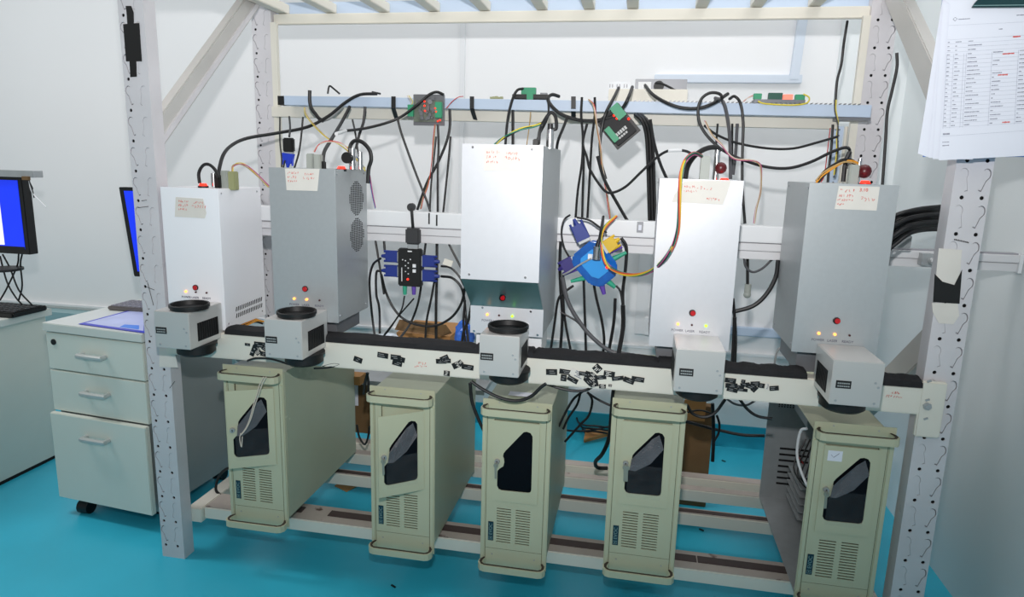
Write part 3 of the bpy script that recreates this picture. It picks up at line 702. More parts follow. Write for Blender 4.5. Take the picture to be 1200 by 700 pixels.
# ---------------------------------------------------------------- left furniture
t = thing('drawer_pedestal', 'grey three-drawer pedestal on castors behind the left post', 'drawer unit', (-.28, .3, FZ))
A = math.radians(-6); o0 = Vector((-.478, .150, 0)); ex = Vector((math.cos(A), math.sin(A), 0)); ey = Vector((-math.sin(A)*.55, 1, 0)).normalized(); ez = Vector((0, 0, 1))
Wd, Dp = .365, .40
def pb(mt, u0, u1, v0, v1, z0, z1, nm, par=t, bevel=.002, **kw):
    P8 = [o0+ex*u+ey*v+ez*z for z in (z0, z1) for u, v in ((u0, v0), (u1, v0), (u1, v1), (u0, v1))]
    return mk(mt).hexa(P8).build(nm, parent=par, bevel=bevel, **kw)
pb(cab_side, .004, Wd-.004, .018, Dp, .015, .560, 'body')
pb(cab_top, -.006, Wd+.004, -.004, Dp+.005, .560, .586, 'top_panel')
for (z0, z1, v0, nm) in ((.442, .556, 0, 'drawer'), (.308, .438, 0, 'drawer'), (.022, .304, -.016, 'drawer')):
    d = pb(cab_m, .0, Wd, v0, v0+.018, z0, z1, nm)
    zc = z1-.055 if z0 > .1 else z1-.060; mb = mk(mat('drawer_pull', (186, 192, 190), .35, metal=.25))
    c = o0+ex*(Wd*.50)+ey*(v0-.016); c.z = zc
    pts = [c-ex*.042+ey*.016, c-ex*.042, c-ex*.036-ey*.004, c+ex*.036-ey*.004, c+ex*.042, c+ex*.042+ey*.016]
    mb.tube([p for p in pts], .0078, n=8, sub=2).build('handle', parent=d, smooth=True)
c = o0+ex*.030+ey*(-.003)+ez*.528; mk(black).cyl(c, c+ey*.006, .009, n=16).build('lock', parent=t)
for u, v in ((.070, .018), (.30, .09), (.05, .35), (.32, .35)):
    c = o0+ex*u+ey*v; mb = mk(black); mb.cyl((c.x-.018, c.y, FZ+.022), (c.x+.018, c.y, FZ+.022), .022, n=18).box(c.x-.012, c.x+.012, c.y-.008, c.y+.008, FZ+.03, .020); mb.build('castor', parent=t, smooth=True)
# blue printed mat
mb = mk(bmat); a, b_, c, d = atz(92, 380, .5875), atz(172, 391, .5875), atz(172, 364, .5875), atz(152, 364, .5875)
mb.prism([a, b_, c, d], (0, 0, .001)); mb.use(pmat)
ctr = (a+b_+c+d)/4; mb.prism([ctr+(p-ctr)*.86+Vector((0, 0, .001)) for p in (a, b_, c, d)], (0, 0, .0004))
mb.use(mat('mat_blue_patch', (60, 130, 230), .35)); mb.prism([p+Vector((0, 0, .0014)) for p in (atz(140, 384, .5875), atz(163, 387, .5875), atz(163, 382, .5875), atz(146, 381, .5875))], (0, 0, .0003))
mb.build('printed_mat', label='blue-bordered printed sheet on top of the drawer pedestal', cat='sheet')
# keyboard on pedestal
t = thing('keyboard', 'thin grey keyboard on the drawer pedestal behind the left post', 'keyboard', (-.30, .42, .587))
mk(mat('bronze_plastic', (96, 92, 90), .4)).box(-.43, -.16, .345, .455, .5875, .600).build('body', parent=t, bevel=.003)
mb = mk(mat('grey_keys', (130, 130, 138), .5))
for i in range(5):
    for j in range(14): mb.box(-.422+j*.0185, -.407+j*.0185, .353+i*.0195, .368+i*.0195, .600, .603)
mb.build('keys', parent=t)
# monitor on pedestal (mostly behind the post)
def monitor(label, org, ux, uz, wd, ht, mirror=False, stand_z=None, page=False):
    t = thing('monitor', label, 'monitor', org); o = Vector(org); ux, uz = Vector(ux).normalized(), Vector(uz).normalized(); n = uz.cross(ux).normalized()*-1
    def bx(mt, u0, u1, v0, v1, d0, d1, nm, bev=.002):
        P8 = [o+ux*u+uz*v+n*dd for v in (v0, v1) for u, dd in ((u0, d0), (u1, d0), (u1, d1), (u0, d1))]
        return mk(mt).hexa(P8).build(nm, parent=t, bevel=bev)
    bx(black, 0, wd, 0, ht, -.035, 0, 'housing'); s = bx(screen, .016, wd-.016, .018, ht-.012, 0, .0012, 'screen', 0)
    if page:
        bx(screen_w, .016, wd*page, .030, ht-.030, .0012, .0018, 'page_window', 0)
        bx(mat('screen_green', (90, 220, 60), .3, emit=.8), .016, wd*page-.01, ht-.030, ht-.016, .0012, .0018, 'title_bar', 0)
        bx(black, .016, wd-.016, .018, .026, .0012, .0018, 'task_bar', 0)
    c = o+ux*wd/2-n*.03; mb = mk(black); mb.box(c.x-.02, c.x+.02, c.y-.01, c.y+.01, stand_z, o.z+.05).cyl((c.x, c.y, stand_z), (c.x, c.y, stand_z+.010), .085, n=28); mb.build('stand', parent=t)
    return t
m1 = monitor('black monitor with blue screen half hidden behind the left post', (-.425, .47, .68), (1, .18, .0), (-.10, .0, 1), .40, .305, stand_z=.587)
# desk on far left
t = thing('desk', 'grey-sided desk with pale top at far left edge', 'desk', (-1.4, .1, FZ))
mk(cab_m).box(-1.9, -.83, -.25, .50, FZ, .508).build('side_panel', parent=t, bevel=.002)
mk(cab_top).box(-1.9, -.815, -.25, .515, .508, .533).build('desk_top', parent=t, bevel=.002)
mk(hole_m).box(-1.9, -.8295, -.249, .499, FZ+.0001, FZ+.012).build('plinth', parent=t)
m2 = monitor('black monitor showing a white page on blue desktop, far left desk', (-1.218, .40, .747), (1, 0, .0), (0, .0, 1), .455, .262, stand_z=.533, page=.79)
for o in list(m2.children): pass
mb = mk(black); a = at(14, 316, .38); mb.cyl((a.x-.03, a.y, a.z-.004), (a.x-.03, a.y, a.z+.004), .055, n=24); mb.build('baseplate', label='small dark round tray below the far left monitor', cat='baseplate')  # round base plate of the far left monitor
t = thing('light_bracket', 'bare metal bracket with wires lying on top of far left monitor', 'bracket', (-1, .42, 1.01))
a, b_ = at(-20, 204, .40), at(43, 204, .40); mk(galv).box(a.x, b_.x, .385, .425, a.z-.006, a.z+.016).build('bar', parent=t, bevel=.001)
mb = mk(card_d); c = at(32, 209, .38); mb.box(c.x-.02, c.x+.006, .378, .386, c.z-.006, c.z+.006).build('terminal', parent=t)
for k, (ex_, ey_) in enumerate(((54, 243), (40, 232), (38, 222))):
    mk(whitep if k == 0 else rubber).tube([at(34, 212, .38), at(38, 226-3*k, .38), at(ex_, ey_, .38)], .0018).build('wire', parent=t)
t = thing('keyboard', 'black keyboard on the far left desk below the monitor', 'keyboard', (-1, .3, .533))
a, b_ = atz(-10, 372, .54), atz(22, 370, .54); b_.x -= .015; mk(black).box(a.x-.25, b_.x+.012, b_.y-.02, b_.y+.12, .534, .552).build('body', parent=t, bevel=.004)
mb = mk(mat('black_keys', (34, 34, 38), .5))
for i in range(5):
    for j in range(12): mb.box(b_.x-.010-j*.02, b_.x+.005-j*.02, b_.y-.01+i*.024, b_.y+.008+i*.024, .552, .555)
mb.build('keys', parent=t)
for k, pts in enumerate(([(3, 298), (12, 315), (22, 340), (38, 358)], [(22, 298), (20, 312), (8, 338), (0, 352)], [(26, 298), (24, 310), (26, 335), (22, 352)], [(0, 300), (8, 330), (18, 348), (26, 357)])):
    mk(rubber).tube([at(a, b_, .42) for a, b_ in pts], .0028).build('cable', smooth=True, label='thin black cable under far left monitor, %s' % ('crossing to lower right', 'crossing to lower left', 'hanging straight at right', 'innermost at picture edge')[k], cat='cable', group='cables under far left monitor')

# ---------------------------------------------------------------- clipboard with sheets on right post
t = thing('clipboard', 'blue clipboard with dark green clip on the right post', 'clipboard', (1.9, -.04, 1.25))
bz = -.045
P4 = [at(1082, 184, bz), at(1245, 184, bz), at(1245, -60, bz), at(1112, -60, bz)]
mk(bluec).prism(P4, (0, .003, 0)).build('board', parent=t)
cl = [at(1137.5, 9.5, bz-.01), at(1142, 3, bz-.01), at(1149, -4, bz-.01), at(1240, -10, bz-.01), at(1240, 9, bz-.01)]
mk(tealclip).prism(cl, (0, -.006, 0)).build('clip', parent=t, bevel=.001)
mk(mat('clip_edge', (120, 150, 150), .3)).prism([at(1139, 7, bz-.0162), at(1240, 6, bz-.0162), at(1240, 5, bz-.0162), at(1142, 6, bz-.0162)], (0, -.0005, 0)).build('clip_edge', parent=t)
sheets = [[(1104, 2), (1075.5, 180), (1086, 184), (1120, 184), (1190, -20), (1108, -20)], [(1104.5, 4), (1088, 185), (1130, 186), (1200, -20), (1108, -20)], [(1105, 5), (1093, 186.5), (1140, 187), (1200, -20), (1108, -20)], [(1113, 5), (1100, 188), (1245, 180.5), (1245, -30), (1108, -20), (1106, 0)]]
for k, sh in enumerate(sheets):
    yy = bz-.0012-.0016*k
    s_ = mk(paper).prism([at(a, b_, yy) for a, b_ in sh], (0, -.0003, 0)).build('sheet', label=('front printed form with table rows and red notes, clipped over the right post' if k == 3 else 'blank-edged sheet %s under the printed form on the clipboard' % ('showing furthest left', 'second from the left', 'third from the left')[k]), cat='paper sheet', group='sheets on the clipboard')
    if k == 3:
        top = s_; Yp = yy-.0005
        def pt(u, v): return at(1110+u*1.0-v*.055, 20+v-u*.062, Yp)   # form coordinates in photo scale
        gl = mk(mat('form_line', (176, 178, 192), .8)); ink = mk(mat('form_ink', (140, 142, 156), .8)); ri = mk(inkr)
        def ln(m_, u0, v0, u1, v1, r=.00022): a, b2 = pt(u0, v0), pt(u1, v1); m_.tube([a, b2], r, n=3, sub=1)
        ln(gl, 2, 10, 130, 12); ln(gl, 0, 140, 130, 139)
        for i in range(22): ln(gl, 2, 27+i*4.9 if i else 27, 130, 27+i*4.9)
        for u in (2, 10, 22, 25, 55, 86): ln(gl, u, 44, u, 131, .0003)
        rr = random.Random(7)
        def word(m_, u, v, n_, h=1.5):
            for j in range(n_):
                a = pt(u+j*1.15, v); m_.obox(a, (.0007, 0, -.00004), (0, .0001, 0), (0, 0, .0011*rr.uniform(.5, 1)*h/1.5))
        word(ink, 14, 3.5, 12); word(ink, 82, 3, 16); word(ink, 62, 18, 4)
        for i in range(21):
            v = 30+i*4.9
            for u, mx_ in ((3, 3), (12, 6), (27, 16), (57, 14), (88, 12)):
                if rr.random() < .85 and i > 2 or u < 28: word(ink, u, v, rr.randint(2, mx_))
        for v in (142-6, 135, 145, 149): word(ink, 3, v+2, 7)
        for u, v, n_ in ((79, 28, 8), (68, 47.5, 12), (64, 72, 10), (72, 128, 8)): word(ri, u, v, n_, 2.4)
        lg = mk(printk); c = pt(10, 3); lg.tube([pt(7, 3), pt(9.5, .8), pt(12, 3), pt(9.5, 5.2), pt(7, 3)], .0004, n=4, sub=1)
        lg.build('logo', parent=top); gl.build('form_lines', parent=top, kind='stuff'); ink.build('printed_text', parent=top, kind='stuff'); ri.build('red_notes', parent=top, kind='stuff')
        for yy_, (a1, b1, a2, b2) in ((.0, (1092, 113, 1087, 145)), (.0, (1102, 120, 1099, 150))):
            pass

# ---------------------------------------------------------------- electronics
# driver board hanging on duct (left)
t = thing('driver_board', 'open driver board with red lamps hanging on the duct near the left', 'circuit board', at(503, 128, .505))
a, b_ = at(485, 147, .505), at(521, 111, .505)
mk(alud).box(a.x, b_.x, .500, .510, a.z, b_.z).build('back_plate', parent=t, bevel=.001)
mk(pcbg).box(a.x+.004, b_.x-.004, .492, .496, a.z+.010, b_.z-.018).build('circuit_board', parent=t)
mk(termg).box(b_.x-.022, b_.x-.002, .478, .492, a.z+.022, a.z+.068).build('terminal_block', parent=t, bevel=.001)
mk(termg).box(a.x-.012, a.x+.006, .480, .492, a.z+.025, a.z+.060).build('terminal_block', parent=t, bevel=.001)
mb = mk(alud)
rr = random.Random(3)
for i in range(34):
    x = a.x+.010+rr.random()*.060; z = a.z+.014+rr.random()*.062; q = .004+.006*rr.random(); mb.box(x, x+q, .482+.006*rr.random(), .492, z, z+q)
mb.build('components', parent=t)
mk(chrome).cyl((a.x+.06, .478, a.z+.068), (a.x+.06, .492, a.z+.068), .007, n=12).build('capacitor', parent=t)
for px, py in ((497.5, 119), (497.5, 124), (498, 130), (510, 127), (511, 131), (515.5, 141), (513, 142)):
    q = at(px, py, .478); mk(redlit).ball(q, .0028, 8).build('red_lamp', parent=t)
# tilted black module
t = thing('driver_module', 'black driver module with green terminals hanging tilted from the duct', 'driver module', at(728, 145, .49))
c = at(724, 148, .50); an = math.radians(42); ux = Vector((math.cos(an), 0, math.sin(an))); uz = Vector((-math.sin(an), 0, math.cos(an))); yv = Vector((0, 1, 0))
mk(mat('module_black', (26, 26, 29), .65)).obox(c, ux*.034, yv*.012, uz*.045).build('body', parent=t, bevel=.002)
mk(black).obox(c+yv*.014, ux*.043, yv*.002, uz*.052).build('base_plate', parent=t, bevel=.001)
mk(termg).obox(c+ux*.026+uz*.030-yv*.014, ux*.014, yv*.012, uz*.022).build('terminal_block', parent=t, bevel=.001)
mk(termg).obox(c-ux*.028-uz*.008-yv*.012, ux*.009, yv*.012, uz*.024).build('terminal_block', parent=t, bevel=.001)
for u, v in ((.010, .030), (.012, .018)):
    mk(redlit).ball(c+ux*u+uz*v-yv*.013, .0038, 8).build('red_lamp', parent=t)
mk(redlit).ball(c+ux*.036-uz*.005-yv*.012, .0038, 8).build('red_lamp', parent=t)
mb = mk(mat('module_print', (190, 190, 190), .5))
for k in range(5): mb.obox(c-yv*.0125-uz*.018+ux*(-.018+k*.008), ux*.003, yv*.0004, uz*.005)
for k in range(4): mb.obox(c-yv*.0125-uz*.030+ux*(-.016+k*.008), ux*.003, yv*.0004, uz*.003)
mb.build('white_print', parent=t)
# board in middle lying on the duct
t = thing('driver_board', 'green and black board lying on the duct above the middle box', 'circuit board', (1, .56, 1.29))
a = at(622, 113, .55); mk(black).box(a.x-.055, a.x+.055, .535, .580, 1.2895, 1.302).build('base_plate', parent=t, bevel=.001)
mk(termg).box(a.x-.028, a.x+.016, .538, .555, 1.302, 1.322).build('terminal_block', parent=t, bevel=.001)
mk(termg).box(a.x-.010, a.x+.010, .532, .538, 1.286, 1.306).build('terminal_block', parent=t, bevel=.001)
mk(alud).box(a.x+.030, a.x+.05, .54, .56, 1.302, 1.307).build('components', parent=t)
t = thing('wire_offcuts', 'small green connector scraps on the duct left of the middle board', 'connectors', at(583, 112, .55))
mb = mk(hood_o)
for k in range(5): q = at(576+k*3, 112, .55); mb.box(q.x-.004, q.x+.004, .545, .555, 1.289, 1.2945+.001*(k % 3))
mb.build('connector_pieces', parent=t)
# board at right
t = thing('driver_board', 'board with glowing red terminal lying on the right of the duct', 'circuit board', (1.6, .56, 1.285))
a = at(913, 117, .55); zz = 1.2835
mk(alud).box(a.x-.070, a.x+.068, .535, .585, zz, zz+.010).build('base_plate', parent=t, bevel=.001)
mk(termg).box(a.x-.072, a.x-.050, .535, .548, zz+.010, zz+.026).build('terminal_block', parent=t, bevel=.001)
mk(mat('dark_green_block', (30, 84, 70), .5)).box(a.x-.032, a.x+.006, .535, .550, zz+.010, zz+.028).build('terminal_block', parent=t, bevel=.001)
mk(mat('lit_terminal', (255, 120, 100), .4, emit=.9)).box(a.x+.008, a.x+.034, .535, .550, zz+.010, zz+.024).build('lit_terminal', parent=t, bevel=.001)
mk(termg).box(a.x+.040, a.x+.066, .535, .548, zz+.008, zz+.024).build('terminal_block', parent=t, bevel=.001)
mb = mk(C_['y']); mb.tube([(a.x-.06, .530, zz+.004), (a.x-.04, .527, zz-.003), (a.x+.03, .527, zz-.006), (a.x+.07, .530, zz), (a.x+.076, .532, zz+.015), (a.x+.06, .534, zz+.025)], .0022); mb.build('yellow_wire', parent=t)
# power strip and adapter behind duct
t = thing('power_strip', 'white power strip standing behind the duct right of centre', 'power strip', (1.28, .65, 1.3))
a, b_ = at(713, 118, .66), at(806, 103, .66)
mk(cream).box(a.x, b_.x, .645, .68, a.z-.03, at(750, 105, .66).z).build('body', parent=t, bevel=.002)
q = at(712, 103, .66); q2 = at(740, 96, .66)
sk = mk(whitep).box(q.x+.002, q2.x, .650, .68, q.z-.03, q2.z).build('socket_block', parent=t, bevel=.002)
mb = mk(alud)
for k in range(3): mb.box(q.x+.014+k*.022, q.x+.017+k*.022, .6485, .651, q.z, q.z+.010).box(q.x+.006+k*.022, q.x+.009+k*.022, .6485, .651, q.z, q.z+.010)
mb.build('socket_slots', parent=t)
t = thing('metal_box', 'grey metal supply box on the wall behind the power strip', 'metal box', (1.37, .72, 1.38))
a, b_ = at(744, 105, .72), at(805, 95, .72); mk(alud).box(a.x, b_.x, .70, .76, a.z-.03, b_.z+.003).build('case', parent=t, bevel=.001)
q = at(772, 101, .70); mk(black).cyl((q.x, .694, q.z), (q.x, .70, q.z), .016, n=18).build('fan', parent=t)
mk(whitep).box(at(748, 100, .7).x, at(763, 100, .7).x, .694, .70, q.z-.01, q.z+.012).build('label_plate', parent=t)
mk(brace_m).box(a.x+.0, b_.x, .70, .735, 1.235, 1.262).build('support', parent=t)

def vga(p, d, mt, par, nm='vga_plug', L=.040, Wv=.030, up=(0, 1, 0)):
    """d-sub plug: metal shell, hood, two thumb screws"""
    p, d, up = Vector(p), Vector(d).normalized(), Vector(up).normalized(); s = d.cross(up).normalized()
    o = mk(mt); c = p+d*L*.5
    o.hexa([c-d*L*.5-s*Wv/2-up*.007, c-d*L*.5+s*Wv/2-up*.007, c-d*L*.5+s*Wv/2+up*.007, c-d*L*.5-s*Wv/2+up*.007,
            c+d*L*.3-s*Wv*.36-up*.007, c+d*L*.3+s*Wv*.36-up*.007, c+d*L*.3+s*Wv*.36+up*.007, c+d*L*.3-s*Wv*.36+up*.007])
    o.cyl(c+d*L*.3, c+d*L*.62, .007, .004, n=8)
    for q in (-1, 1): o.cyl(c-d*L*.5+s*q*Wv*.42, c+d*L*.45+s*q*Wv*.42, .0032, n=8)
    b = o.build(nm, parent=par, bevel=0); mk(galv).obox(p-d*.003, s*Wv*.42, up*.005, d*.004).build('metal_shell', parent=b); return b
# black splitter
t = thing('video_splitter', 'small black switch box hanging below the rail with four blue plugs', 'switch box', at(481, 312, .20))
c = at(481, 313.5, .20); hw, hh = .033, .052
mk(black).box(c.x-hw, c.x+hw, .190, .212, c.z-hh, c.z+hh).build('body', parent=t, bevel=.003)
tp = at(484, 277, .20); mk(mat('plug_charcoal', (50, 50, 52), .5)).box(tp.x-.020, tp.x+.020, .192, .212, tp.z-.022, tp.z+.022).build('power_plug', parent=t, bevel=.004)
mk(galv).box(tp.x-.014, tp.x+.014, .196, .208, c.z+hh, tp.z-.02).build('metal_shell', parent=t)
mb = mk(whitep)
for k, (u, v) in enumerate(((-.012, .018), (-.004, .012), (-.012, .004), (-.004, -.002), (-.012, -.012), (-.004, -.018), (-.02, .02), (.002, .022))): mb.box(c.x+u, c.x+u+.003, .1885, .1902, c.z+v, c.z+v+.003)
for v in (.002, -.012): mb.box(c.x+.010, c.x+.019, .1885, .1902, c.z+v, c.z+v+.009)
mb.box(c.x-.022, c.x-.020, .1885, .1902, c.z-.038, c.z+.0); mb.box(c.x-.004, c.x+.008, .1885, .1902, c.z+.044, c.z+.047)
mb.build('white_print', parent=t)
mk(redlit).ball((c.x-.004, .189, at(478.5, 327.5, .19).z), .0032, 8).build('red_lamp', parent=t)
for px, sgn, py in ((466, -1, 301), (466, -1, 318), (497, 1, 306), (497, 1, 323)):
    q = at(px, py, .20); vga((c.x+sgn*(hw+.003), .20, q.z), (sgn, 0, 0), bluep, t, L=.042, Wv=.032)
for px, mt in ((474.5, greenp), (485, purple)):
    q = at(px, 342, .20); mk(mt).cyl((q.x, .20, c.z-hh), (q.x, .20, q.z-.008), .0065, .005, n=12).build('round_plug', parent=t, smooth=True)
q = at(482, 243, .22); t = thing('round_plug', 'round black plug sitting on top edge of the rail above the splitter', 'plug', q)
mk(mat('plug_charcoal', (50, 50, 52), .5)).cyl((q.x, .215, q.z), (q.x, .228, q.z), .011, n=18).build('cap', parent=t, smooth=True)
mk(rubber).tube([(q.x, .222, q.z), at(483, 255, .20), at(484, 268, .20)], .0042).build('cord', parent=t, smooth=True)
# adapter hanging between box1 and box2
t = thing('cable_adapter', 'black and blue video adapter hanging above the second box', 'adapter', at(338, 175, .3))
q = at(338.5, 170, .30); mk(black).box(q.x-.016, q.x+.016, .292, .308, q.z-.020, q.z+.020).build('black_plug', parent=t, bevel=.003)
vga((q.x-.002, .30, q.z-.024), (-.1, 0, -1), bluep2, t, L=.036, Wv=.034)
# blue hub
t = thing('blue_switch', 'translucent blue switch bristling with purple, green and yellow plugs on the rail', 'switch box', at(697, 305, .17))
c = at(697, 308, .175); an = math.radians(-48); ux = Vector((math.cos(an), 0, math.sin(an))); uz = Vector((-math.sin(an), 0, math.cos(an)))
poly = [(-.054, -.030), (-.036, -.046), (.036, -.044), (.062, -.026), (.062, .026), (.038, .044), (-.036, .046), (-.054, .030)]
bod = mk(cyanp).prism([c+ux*a*.95+uz*b_+yv*.012 for a, b_ in poly], (0, -.028, 0)).build('body', parent=t, bevel=.004, smooth=True)
mb = mk(mat('blue_plastic_light', (50, 150, 225), .2, coat=.5))
mb.prism([c+ux*a*.6+uz*b_*.6+yv*-.0165 for a, b_ in poly], (0, -.003, 0)).build('lid', parent=t, bevel=.001)
mk(redlit).ball(at(711.5, 313.5, .155), .0042, 8).build('red_lamp', parent=t)
def plug(p0, p1, mt, r=.0075, nm='round_plug'):
    a, b2 = at(*p0, .175), at(*p1, .175); mk(mt).cyl(a, b2, r, r*.55, n=12).build(nm, parent=t, smooth=True)
q = at(684, 281, .175); vga(q, at(673, 258, .175)-q, bluep, t, Wv=.036, L=.052)
q = at(672, 307, .175); vga(q, at(655, 316, .175)-q, mat('dark_purple_plug', (44, 34, 110), .5), t, Wv=.034, L=.040)
q = at(710, 290, .16); vga(q, at(726, 280, .16)-q, yellowp, t, Wv=.034, L=.036)
plug((679, 313), (660, 322), purple); plug((688, 325), (669, 330), greenp); plug((704, 330), (708, 345), purple, .009); plug((709, 327), (721, 337), greenp, .009)
plug((714, 295), (729, 289), purple); plug((718, 304), (734, 296), greenp)
a, b_ = at(699, 301, .14), at(700, 289, .14); mb = mk(chrome); mb.cyl(a, b_, .0095, n=18).cyl(a, a+(a-b_)*.25, .0105, n=18); mb.build('metal_connector', parent=t, smooth=True)
mk(rubber).cyl(b_, at(702, 281, .14), .006, .0045, n=12).build('cable_boot', parent=t, smooth=True)
mk(C_['s']).tube([at(693, 303, .15), at(680, 310, .15), at(668, 318, .15), at(660, 322, .16)], .0024).build('grey_lead', parent=t, smooth=True)
mk(whitep).box(at(689, 301, .15).x, at(694, 301, .15).x, .150, .158, at(690, 304, .15).z, at(690, 298, .15).z).build('white_tab', parent=t)

# ---------------------------------------------------------------- cables
def cable(label, pts, r=.0030, mt=rubber, group=None, name='cable', y=None):
    P3 = [at(p[0], p[1], p[2] if len(p) > 2 else y) for p in pts]
    return mk(mt).tube(P3, r, n=8).build(name, smooth=True, label=label, cat='cable', group=group)
def loom(label, pts, cols, r=.0013, y=None, spread=.0022, group=None):
    P3 = [at(p[0], p[1], p[2] if len(p) > 2 else y) for p in pts]
    t = thing('wire_loom', label, 'wires', P3[0], group)
    n = len(cols)
    for k, c in enumerate(cols):
        Q = []
        for i, p in enumerate(P3):
            a = 2*math.pi*k/n+i*.7; Q.append(p+Vector((math.cos(a), math.sin(a)*.6, math.sin(a)))*spread)
        mk(C_[c]).tube(Q, r, n=6).build('wire', parent=t, smooth=True)
    return t
K = .5
cable('long black cable arching from the leftmost box up over the duct', [(256, 212, .08), (257, 198, .10), (262, 181, .15), (272, 170, .22), (290, 162, .3), (325, 156, .4), (360, 149, .46), (385, 136, .49), (405, 120, .51), (422, 111, .52), (442, 110, .55)], .0048)
cable('short black loop of cable on top of the leftmost box', [(234, 215, .06), (233, 203, .06), (238, 194, .06), (245, 193, .06), (252, 199, .06), (256, 208, .06)], .0042)
loom('yellow and pink wires arching right from the leftmost box', [(272, 202, .06), (273, 195), (279, 192), (288, 194), (300, 204), (315, 219)], 'ytp', y=.07)
cable('thick dark strap of cable draped down the duct left end', [(363, 106), (363, 118), (365, 127), (370, 134), (374, 139), (379, 142)], .0058, y=.50)
cable('pale thin cable curling under left end of the duct', [(379, 142), (387, 139), (398, 129), (402, 124)], .0030, C_['s'], y=.51)
cable('forked stub of black cable standing above duct left end', [(384, 110), (386, 101), (391, 104), (398, 110)], .0030, y=.56)
cable('straight thin cable hanging left of the adapter', [(328, 137), (328, 165), (330, 185), (330, 196)], .0025, y=.55)
cable('short cable feeding the hanging black and blue adapter', [(339, 137, .5), (340, 150, .4), (339, 160, .31)], .0030)
cable('thin cable leaving bottom of the hanging adapter', [(334, 188), (332, 197), (331, 204)], .0025, y=.29)
cable('thin curved cable hanging right of the adapter', [(355, 137), (353, 160), (350, 180), (344, 200)], .0030, y=.45)
cable('thick grey-black cable slanting from duct to second box', [(410, 125, .5), (400, 144, .45), (388, 164, .3), (380, 178, .18), (378, 194, .09)], .0052)
loom('tan and yellow wires sweeping from duct to second box', [(357, 126, .5), (359, 135), (370, 149), (384, 162), (400, 171), (414, 183), (428, 198)], 'ty', y=.35, spread=.0016)
loom('red and white striped wires looping over second box', [(368, 178, .1), (373, 170), (383, 166), (395, 167), (405, 171), (413, 180)], 'rw', y=.15, spread=.0015)
cable('black cable bending down from duct behind second box', [(428, 125), (426, 143), (421, 158), (417, 175)], .0045, y=.47)
cable('thin black cable hanging straight behind second box top', [(413, 140), (417, 160), (422, 197)], .0030, y=.46)
cable('black cable with white tag crossing to the left driver board', [(392, 157, .2), (400, 154, .3), (425, 151, .4), (450, 145, .45), (470, 137, .47), (490, 122, .47), (503, 111, .48), (512, 108, .49), (520, 111, .49)], .0042)
cable('white cable tag sleeve above the second box', [(394, 157, .2), (405, 153.5, .32)], .0050, whitep, name='cable_tag')
cable('thick black hoop of cable on the right of second box', [(410, 177, .1), (411, 170), (416, 165), (425, 167), (433, 176), (435, 187), (432, 198), (431, 215)], .0052, y=.13)
loom('blue and yellow wires dropping behind second box socket', [(408, 172), (416, 183), (424, 193), (428, 200)], 'uy', y=.12, spread=.0015)
cable('black cable end loop resting on the duct near left', [(442, 110), (436, 108), (446, 110)], .0030, y=.55)
loom('thin coloured pair running down beside second box', [(433, 205), (436, 225), (440, 244)], 'pu', y=.33, spread=.0012)
G1 = 'cables hanging behind the rail between second and middle boxes'
cable('black cable falling from duct strap to rail, left of board', [(466, 140), (470, 155), (478, 178), (488, 205), (503, 244), (505, 262)], .0036, y=.42)
cable('thick black cable sagging behind the left driver board', [(527, 128), (527, 150), (522, 170), (512, 193), (500, 215), (489, 246)], .0042, y=.46)
cable('black cable hanging from board middle down to rail', [(513, 146), (514, 170), (513, 200), (513, 262)], .0036, y=.44)
cable('black cable hanging near middle box left edge', [(528, 160), (526, 185), (523, 215), (518, 262)], .0033, y=.45)
cable('black cable just left of board tail, behind rail', [(511, 160), (508, 190), (505, 220), (503, 262)], .0030, y=.43)
loom('tan and red wires hanging below the left driver board', [(510, 146), (508, 165), (506, 190), (502, 215), (496, 232), (493, 245)], 'tr', y=.45, spread=.0015)
cable('thin red wire leaving the right of the left board', [(523, 127), (530, 119), (537, 114), (543, 113)], .0013, C_['r'], y=.51)
loom('yellow wire curls at left edge of the left board', [(478, 112), (483, 120), (480, 127), (484, 134)], 'yw', y=.49, spread=.0025)
cable('black cable from rail to beam left of the splitter', [(440, 282), (443, 300), (447, 325), (450, 345)], .0033, y=.27)
cable('short black stub hanging under rail above splitter', [(450, 282), (451, 296)], .0036, y=.25)
cable('black cable curling from upper left splitter plug to the beam', [(446, 303, .2), (438, 309), (434, 320), (433, 335), (435, 360), (437, 378), (440, 400, .1)], .0033, y=.22)
cable('black cable from lower left splitter plug straight down', [(446, 318, .2), (441, 320), (441, 345), (444, 358), (445, 372), (445, 390, .1)], .0033, y=.2)
cable('big drooping black loop of cable below the splitter', [(447, 322, .22), (452, 342), (461, 361), (473, 374), (490, 381), (510, 382), (528, 373), (539, 359), (544, 343), (545, 328)], .0036, y=.24)
cable('black cable dropping behind splitter right side', [(499, 284), (497, 300), (494, 330), (490, 355), (481, 379), (466, 400, .12)], .0034, y=.3)
cable('straight black cable behind right splitter plugs', [(512, 284), (512, 320), (511, 360), (511, 405)], .0042, y=.3)
cable('black cable slanting down from right splitter plugs', [(509, 330), (505, 352), (500, 376), (498, 405)], .0033, y=.24)
cable('thin black cable slanting from rail towards middle box', [(525, 284), (532, 298), (541, 315)], .0033, y=.28)
cable('black cable from lower right splitter plug to the beam', [(517, 324, .2), (530, 326), (540, 336), (544, 350), (546, 372), (549, 405, .1)], .0036, y=.18)
cable('black cable with beige tag from upper right splitter plug', [(517, 312, .2), (528, 314), (538, 324), (544, 335)], .0030, y=.19)
mk(cream).obox(at(525, 308, .19), (.012, 0, -.003), (0, .001, 0), (.003, 0, .008)).build('cable_tag', label='beige paper tag on cable right of the splitter', cat='tag')
cable('thin black cable from green splitter plug to the beam', [(474, 347), (471, 362), (463, 376), (450, 393), (443, 403)], .0022, y=.18)
